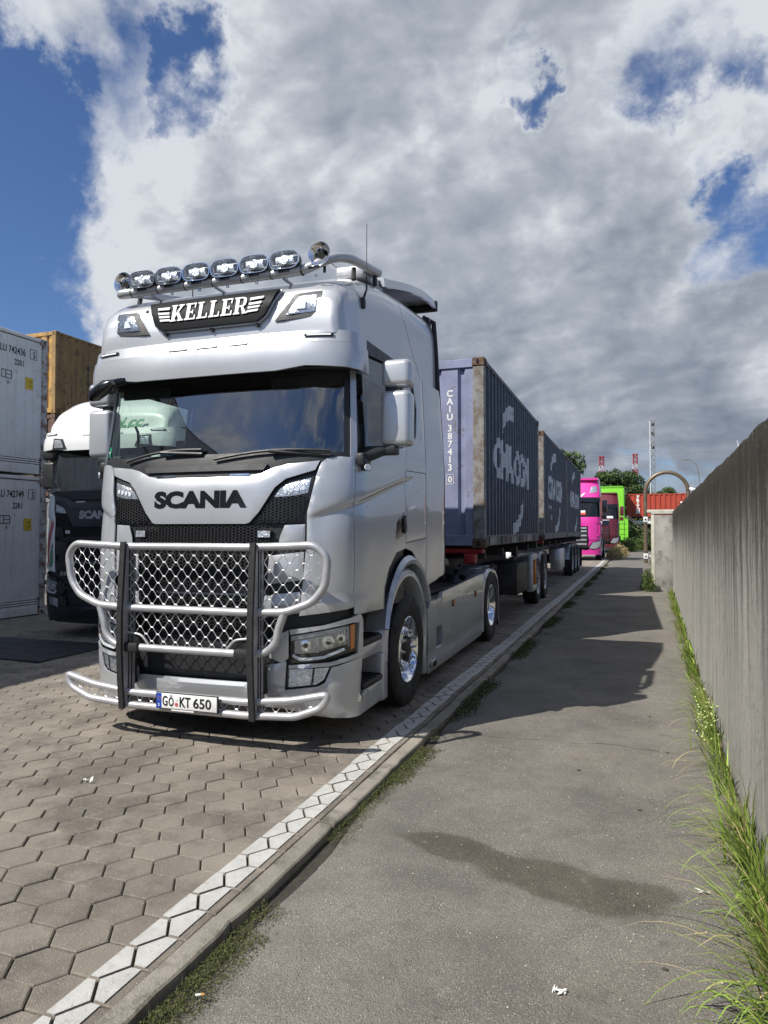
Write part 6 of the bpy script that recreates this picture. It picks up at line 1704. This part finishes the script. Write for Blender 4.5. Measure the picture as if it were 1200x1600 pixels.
for (lbl, X, Y_, zt) in (('left red and white harbour crane boom raised above the trees', -20.5, 420, 43), ('right and taller red and white harbour crane boom raised above the trees', -2.5, 420, 43.6)):
    cr_ = thing('harbour_crane', lbl, 'crane', (X, Y_, 0), 0, 'harbour cranes on the horizon')
    lattice(cr_, 0, 0, 6, zt, 1.25, 1.0, None, 2.6, mats=['crane_red', 'crane_red', 'crane_white'], bar=.32)
    MB().box(-1.6, 1.6, -1.3, 1.3, zt - .2, zt + .5).build('boom_head', 'crane_red', cr_)
    b = MB(); b.cyl((-2, 0, 0), (0, 0, 20), .5, 6); b.cyl((5, 0, 0), (1, 0, 22), .5, 6); b.cyl((9, 0, 8), (0, 0, 20), .35, 6); b.build('crane_leg', 'crane_red', cr_)
sl = thing('street_lamp', 'slender street lamp with a bent arm showing over the wall', 'street lamp', (5.35, 72, 0))
MB().tube([(0, 0, 0), (-.05, 0, 5.2), (-.35, 0, 7.6), (-.75, 0, 8.1), (-1.15, 0, 8.2)], [.09, .07, .05, .045, .045], 8).build('lamp_post', 'grey_box', sl, 50); MB().bbox(-1.7, -1.1, -.12, .12, 8.13, 8.27, .04).build('lamp_head', 'grey_box', sl, 40)
wt = thing('wind_turbine', 'tiny white wind turbine far away above the wall top', 'wind turbine', (62, 520, 0))
MB().cyl((0, 0, 0), (0, 0, 52), 1.0, 8, .6).build('tower', 'white_cab', wt)
for k in range(3):
    a = R(100 + 120 * k); MB().cyl((0, -1.5, 52), (9 * math.cos(a), -1.5, 52 + 9 * math.sin(a)), .55, 5, .12).build('blade', 'white_cab', wt)
for k, zz_ in enumerate((31, 33.5, 36.5)):
    pts = [(-160 + i * 20, 300, zz_ + 6 * ((i - 8) / 8) ** 2 - 2) for i in range(17)]
    MB().tube(pts, .05, 3).build('power_line', 'lattice', None, label='power cable sagging across the far sky, %s' % ('lowest', 'middle', 'topmost')[k] + ' of the three', category='cable', group='power cables beyond the trees')

# gulls on the wall top
def gull(label, x, y, z, rz, sc):
    T = thing('gull', label, 'gull', (x, y, z), rz, 'white birds on the wall top')
    body = [(-.19, .006), (-.16, .02), (-.10, .042), (-.03, .062), (.04, .062), (.09, .045), (.12, .034), (.145, .038), (.17, .030), (.186, .012)]
    V, F = [], []; n = 12
    for i, (a, r) in enumerate(body):
        for j in range(n):
            t = 2 * math.pi * j / n; V.append((a * sc, r * .85 * math.cos(t) * sc, (.12 + (.035 * max(0, (a - .08) / .08)) + .012 * (a < -.1) + r * math.sin(t)) * sc))
    for i in range(len(body) - 1):
        for j in range(n): F.append((i * n + j, i * n + (j + 1) % n, (i + 1) * n + (j + 1) % n, (i + 1) * n + j))
    F += [tuple(range(n)), tuple((len(body) - 1) * n + j for j in range(n))]
    fix_normals(mesh('body', V, F, 'white_cab', T, 60))
    MB().tube([(.18 * sc, 0, .160 * sc), (.215 * sc, 0, .152 * sc), (.235 * sc, 0, .142 * sc)], [.011 * sc, .008 * sc, .002], 8).build('beak', 'bark', T, 50)
    MB().tube([(-.10 * sc, 0, .135 * sc), (-.20 * sc, 0, .125 * sc), (-.26 * sc, 0, .12 * sc)], [.035 * sc, .02 * sc, .006], 8).build('tail', 'hole', T, 50)
    for s_ in (1, -1):
        MB().tube([(.07 * sc, s_ * .042 * sc, .14 * sc), (-.06 * sc, s_ * .05 * sc, .145 * sc), (-.22 * sc, s_ * .02 * sc, .13 * sc)], [.018 * sc, .03 * sc, .004], 8).build('wing', 'logo_grey', T, 50)
        MB().cyl((0.01 * sc, s_ * .02 * sc, 0), (0.01 * sc, s_ * .02 * sc, .08 * sc), .004 * sc, 6).build('leg', 'tan', T)
        MB().cyl((.155 * sc, s_ * .022 * sc, .168 * sc), (.155 * sc, s_ * .026 * sc, .168 * sc), .004 * sc, 6).build('eye', 'hole', T)
gull('larger white gull resting on the wall top under the lamp post', .94, 12.2, 2.05, R(185), 1.15)
gull('smaller white gull low on the wall top beside the arch', .93, 15.6, 2.0, R(175), .9)

# ------------------------------------------------------------------ trees
def tree(label, loc, H, Wd, seed, n=5200, leaf=.28, m='leaf', m2='leaf_light', trunk=True, group='trees beyond the yard'):
    T = thing('tree', label, 'tree', loc, 0, group); r = random.Random(seed)
    tr_ = MB(); tr_.tube([(0, 0, 0), (.1, 0, H * .3), (-.1, .1, H * .62), (0, 0, H * .85)], [Wd * .05, Wd * .038, Wd * .022, .03], 8)
    for k in range(7):
        a = r.uniform(0, 6.28); z = H * r.uniform(.25, .65); tr_.tube([(0, 0, z), (Wd * .2 * math.cos(a), Wd * .2 * math.sin(a), z + H * .12), (Wd * .36 * math.cos(a), Wd * .36 * math.sin(a), z + H * .2)], [Wd * .02, Wd * .012, .02], 6)
    tr_.build('trunk', 'bark', T, 60)
    cl = []
    for k in range(60):
        h = r.uniform(.10, 1.0); rad = Wd * .5 * math.sqrt(max(.05, 1 - ((h - .52) / .56) ** 2)); a = r.uniform(0, 6.28); q = rad * r.uniform(.45, 1.0)
        cl.append((q * math.cos(a), q * math.sin(a), H * h * .95, Wd * r.uniform(.07, .17)))
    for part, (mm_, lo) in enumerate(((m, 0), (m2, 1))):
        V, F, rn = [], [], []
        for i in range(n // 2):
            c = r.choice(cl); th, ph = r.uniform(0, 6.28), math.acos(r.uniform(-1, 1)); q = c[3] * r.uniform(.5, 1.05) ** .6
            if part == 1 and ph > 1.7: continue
            p = Vector((c[0] + q * math.sin(ph) * math.cos(th), c[1] + q * math.sin(ph) * math.sin(th), c[2] + q * .8 * math.cos(ph)))
            u = Vector((r.gauss(0, 1), r.gauss(0, 1), r.gauss(0, 1))).normalized() * leaf * r.uniform(.5, 1.1); v = u.orthogonal().normalized() * leaf * r.uniform(.3, .6)
            b = len(V); V += [p - u, p + v * .6, p + u, p - v * .6]; F.append((b, b + 1, b + 2, b + 3)); rn.append(r.random())
        o = mesh('crown' if part == 0 else 'crown_tips', V, F, mm_, T)
        a_ = o.data.attributes.new('rnd', 'FLOAT', 'FACE'); a_.data.foreach_set('value', rn)
def tpos(u, v_base_depth):  # point on the ground at picture column u and distance
    x = (u - 600) / 1109; d = v_base_depth; return (-.34 * d + x * d * .9404, .9404 * d + x * d * .34, 0)
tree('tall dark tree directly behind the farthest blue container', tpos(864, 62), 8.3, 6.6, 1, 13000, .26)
for i, (u, d, H_, W_, l_) in enumerate(((948, 130, 11.6, 6.5, 'narrow dark tree with a pointed top at the left of the tree group'), (966, 128, 11.2, 9.5, 'broad green tree right of the left crane'), (985, 135, 9.6, 7.5, 'rounded tree below the right crane'), (1002, 140, 8.3, 9, 'low tree between the cranes and the mast'),
                                        (1034, 150, 9.6, 8, 'bushy tree seen through the arch'), (1050, 150, 8.2, 6, 'small tree right of the arch top'), (1016, 150, 7.8, 8, 'low tree left of the arch post'), (1075, 150, 7.2, 10, 'low tree behind the wall'))):
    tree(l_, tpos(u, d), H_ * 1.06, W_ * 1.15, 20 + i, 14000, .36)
def bushes(name, label, spots, seed, m, n, h):
    r = random.Random(seed); V, F, rn = [], [], []
    for (x, y, rad) in spots:
        for i in range(n):
            a, q = r.uniform(0, 6.28), rad * math.sqrt(r.random()); p = Vector((x + q * math.cos(a), y + q * math.sin(a), r.uniform(0, h) * (1 - (q / rad) ** 2 * .7)))
            u = Vector((r.gauss(0, .5), r.gauss(0, .5), r.gauss(0, 1))).normalized() * h * .22; v = u.orthogonal().normalized() * h * .035
            b = len(V); V += [p - v, p + v, p + u]; F.append((b, b + 1, b + 2)); rn.append(r.random())
    o = mesh(name, V, F, m, None, label=label, category='weeds', kind='stuff'); a_ = o.data.attributes.new('rnd', 'FLOAT', 'FACE'); a_.data.foreach_set('value', rn); return o
bushes('weeds', 'dry tall weeds growing at the kerb beside the far lorries', [(-1.35, 41, .45), (-1.25, 44, .5), (-1.2, 47, .5)], 4, 'grass_dry', 650, .75)
bushes('weeds', 'green and straw weeds growing along the far kerb before the loading deck', [(-1.0, 55, .7), (-.6, 60, 1.0), (.4, 62, 1.0), (-.4, 68, 1.4), (1.2, 58, .8)], 5, 'leaf_light', 900, 1.0)
bushes('weeds', 'dark green scrub under the loading deck', [(0 + k * 1.7, 91 + (k % 2), 1.6) for k in range(8)], 6, 'leaf_light', 700, 2.2)
bushes('weeds', 'low green growth at the foot of the concrete buttress', [(.20, 19.7, .14), (.15, 20.3, .15), (.2, 21.5, .2), (.9, 34, .6)], 7, 'leaf_light', 260, .5)

# ------------------------------------------------------------------ grass strip at the wall foot
def blade(V, F, rn, r, x, y, z, L, az, lean, w, droop, segs=5):
    d = Vector((math.cos(az), math.sin(az), 0)); s_ = Vector((-d.y, d.x, 0)); b = len(V); p = Vector((x, y, z)); ang = lean; st_ = L / segs; q = r.random()
    for i in range(segs + 1):
        ww = w * (1 - (i / segs) ** 1.6) * .5 + .0003
        V.append(p - s_ * ww); V.append(p + s_ * ww)
        p = p + (d * math.sin(ang) + Vector((0, 0, 1)) * math.cos(ang)) * st_; ang += droop / segs * (1 + i * .3)
    for i in range(segs): F.append((b + 2 * i, b + 2 * i + 1, b + 2 * i + 3, b + 2 * i + 2)); rn.append(q)
r = random.Random(21); G = {'grass': ([], [], []), 'grass_dry': ([], [], [])}
y = .9
tufts = []
while y < 19.5:
    dens = 1.25 if y < 3.4 else 1.0
    k = math.sin(y * 2.2) * .5 + math.sin(y * 5.3) * .3 + .7
    tufts.append((y, max(.25, k) * dens)); y += .055 if y < 6 else .085
for (ty, kk) in tufts:
    wx_ = wallx(ty); nb_ = int((14 if ty < 6 else 11) * kk) + 3
    big = 1.0 + (.35 if ty < 3.2 else 0)
    for i in range(nb_):
        dry = r.random() < .13; V, F, rn = G['grass_dry' if dry else 'grass']
        x = wx_ - .01 - abs(r.gauss(0, .045)); az = r.gauss(R(205), .8); L = r.uniform(.10, .34) * (.8 + .5 * kk) * big * (.7 if ty > 8 else 1)
        blade(V, F, rn, r, x, ty + r.uniform(-.05, .05), -.04, L, az, r.uniform(.03, .55), r.uniform(.007, .014) * (1 if ty < 8 else 1.4), r.uniform(.2, 1.3))
    if r.random() < .55:
        V, F, rn = G['grass_dry' if r.random() < .3 else 'grass']; blade(V, F, rn, r, wx_ - .08, ty, -.03, r.uniform(.3, .52) * big * (.6 if ty > 8 else 1), R(r.uniform(160, 235)), r.uniform(.5, 1.1), .007, r.uniform(.6, 1.3), 8)
# the big arching tuft nearest the camera
for i in range(95):
    V, F, rn = G['grass_dry' if r.random() < .12 else 'grass']
    blade(V, F, rn, r, wallx(2.6) - .03 - abs(r.gauss(0, .06)), 2.42 + r.gauss(0, .20), -.04, r.uniform(.18, .42), R(r.uniform(140, 250)), r.uniform(.15, .9), r.uniform(.007, .013), r.uniform(.7, 1.9), 8)
for nm_, (V, F, rn) in G.items():
    o = mesh('grass', V, F, nm_, None, kind='stuff', label='long %s grass blades growing along the foot of the concrete wall' % ('green' if nm_ == 'grass' else 'straw coloured dry'), category='grass')
    a_ = o.data.attributes.new('rnd', 'FLOAT', 'FACE'); a_.data.foreach_set('value', rn)
# pale flowering weed in the strip
V, F, rn = [], [], []
st_m = MB()
for i in range(15):
    x = wallx(5.6) - .05 - abs(r.gauss(0, .04)); y = 5.65 + r.gauss(0, .22); h = r.uniform(.22, .40)
    st_m.tube([(x, y, 0), (x - .02, y - .01, h * .6), (x - r.uniform(0, .06), y - .02, h)], .0015, 3)
    for q in range(9):
        p = Vector((x - .03 + r.gauss(0, .025), y - .02 + r.gauss(0, .025), h - r.uniform(0, .14))); u = Vector((r.gauss(0, 1), r.gauss(0, 1), r.gauss(0, 1))).normalized() * .008; v = u.orthogonal().normalized() * .007
        b = len(V); V += [p - u, p + v, p + u, p - v]; F.append((b, b + 1, b + 2, b + 3)); rn.append(r.random())
wd = thing('flowering_weed', 'pale yellow green flowering weed standing in the grass at the wall', 'weed', (0, 0, 0))
o = mesh('flower_heads', V, F, 'flower', wd, kind='stuff'); a_ = o.data.attributes.new('rnd', 'FLOAT', 'FACE'); a_.data.foreach_set('value', rn); st_m.build('stem', 'grass', wd, kind='stuff')

# moss and small weeds in the joint beside the kerb
r = random.Random(33); V, F, rn = [], [], []
def mossy(y): 
    v = .55 * math.sin(y * 1.9 + .8) + .4 * math.sin(y * 4.7 + 1) + .3 * math.sin(y * .7)
    return v
y = 1.2
while y < 34:
    near = y < 4.6
    k = mossy(y)
    if 1.6 < y < 2.55: k = .9
    if 2.75 < y < 3.4: k = -.5
    if 4.35 < y < 5.1: k = .8
    if 3.5 < y < 4.3: k = min(k, .3)
    if y > 5.3: k = .45 + .5 * math.sin(y * 2.1) + .25 * math.sin(y * 6.3)
    if k > .1:
        n = int((95 if y < 4 else 60 if y < 6 else 22) * k)
        spread = .05 + .055 * k if y < 6 else .16
        for i in range(n):
            x = -1.55 + abs(r.gauss(0, spread * (.7 + .5 * math.sin(y * 17) ** 2))); yy_ = y + r.uniform(-.03, .03); z = -.030 + hn(x, yy_) * .5 + r.uniform(0, .022 if y < 6 else .05) * (1 - min(1, (x + 1.545) / .3))
            s_ = r.uniform(.0022, .0055) * (1 if y < 4 else 1.35 if y < 6 else 3.2)
            u = Vector((r.gauss(0, 1), r.gauss(0, 1), r.gauss(0, .6))).normalized() * s_; v = u.cross(Vector((r.gauss(0, .4), r.gauss(0, .4), 1))).normalized() * s_ * .6
            b = len(V); p = Vector((x, yy_, z)); V += [p - u, p + v, p + u, p - v]; F.append((b, b + 1, b + 2, b + 3)); rn.append(r.random())
            if i % 14 == 0:
                t_ = Vector((r.gauss(0, .35), r.gauss(0, .35), 1)).normalized() * r.uniform(.010, .030) * (1 if y < 6 else 2.4); b = len(V); V += [p - Vector((.0015, 0, 0)), p + Vector((.0015, 0, 0)), p + t_]; F.append((b, b + 1, b + 2)); rn.append(r.random())
    y += .011 if y < 6 else .02
o = mesh('moss', V, F, 'moss', None, kind='stuff', label='dark green moss and tiny weeds filling the gap between kerb and path', category='moss'); a_ = o.data.attributes.new('rnd', 'FLOAT', 'FACE'); a_.data.foreach_set('value', rn)
# fallen grit on the path
r = random.Random(44); gm = MB()
for i in range(900):
    y = 1.5 + r.random() ** 1.6 * 9; x = r.uniform(-1.45, .5); s_ = r.uniform(.0015, .004); z = -.012 + hn(x, y)
    gm.add([(x - s_, y, z), (x, y - s_, z), (x + s_, y, z), (x, y + s_, z), (x, y, z + s_ * 1.2)], [(0, 1, 4), (1, 2, 4), (2, 3, 4), (3, 0, 4)])
gm.build('grit', 'concrete_pale', None, kind='stuff', label='pale grit scattered on the path', category='grit')
# small things lying about
bt = thing('cigarette_butt', 'cigarette end with tan filter lying on the moss by the kerb', 'cigarette end', (-1.43, 2.11, -.004), .5)
MB().cyl((-.018, 0, .004), (.0, 0, .004), .004, 8).build('paper', 'feather', bt, 40); MB().cyl((.0, 0, .004), (.012, 0, .004), .0042, 8).build('filter', 'tan', bt, 40)
def scrap(name, label, x, y, s_, m, seed, flat=.3):
    r = random.Random(seed); V = []; F = []
    for k in range(7):
        a = r.uniform(0, 6.28); c = Vector((r.gauss(0, s_ * .5), r.gauss(0, s_ * .35), r.uniform(.0, s_ * flat))); u = Vector((math.cos(a), math.sin(a), r.uniform(-.2, .5))) * s_ * r.uniform(.3, .9); v = Vector((-math.sin(a), math.cos(a), r.uniform(-.2, .3))) * s_ * r.uniform(.08, .25)
        b = len(V); V += [c - u, c - v, c + u, c + v]; F += [(b, b + 1, b + 2), (b, b + 2, b + 3)]
    return mesh(name, V, F, m, None, None, (x, y, -.009 + hn(x, y) + .002 if x > -1.5 else .012), label=label, category=name.replace('_', ' '))
scrap('feather', 'small white feather tuft on the bare asphalt near the bottom of the picture', -.287, 2.556, .028, 'feather', 1)
scrap('feather', 'white feather lying near the grass strip right of the damp patch', .249, 3.459, .030, 'feather', 2)
scrap('feather', 'grey white feather lying on the block paving left of the line', -3.30, 3.61, .035, 'feather', 3)
scrap('paper_scrap', 'white scrap cut by the lower edge of the picture at the bottom right', .03, 2.33, .022, 'feather', 4)
for k, (x, y, l_) in enumerate(((.07, 2.83, 'brown crumb on the asphalt left of the big grass tuft'), (-.02, 4.35, 'dark crumb above the damp patch'), (.06, 6.55, 'dark crumb beside the shadow edge'), (.17, 5.55, 'dark pebble at the grass edge halfway along the wall'), (-.40, 4.9, 'dark crumb in the middle of the path'))):
    mb = MB().bbox(-.010, .010, -.006, .006, 0, .007, .003); mb.build('pebble', 'bark', None, 40, (x, y, -.012 + hn(x, y)), label=l_, category='pebble')
for k, (x, y) in enumerate(((-1.75, 9.6), (.25, 9.7))):
    scrap('leaf_litter', ('dry orange leaf lying under the trailer', 'dry pale leaf cluster at the shadow tip')[k], x - (.35 if k == 0 else 0), y, .04, 'amber' if k == 0 else 'grass_dry', 9 + k)
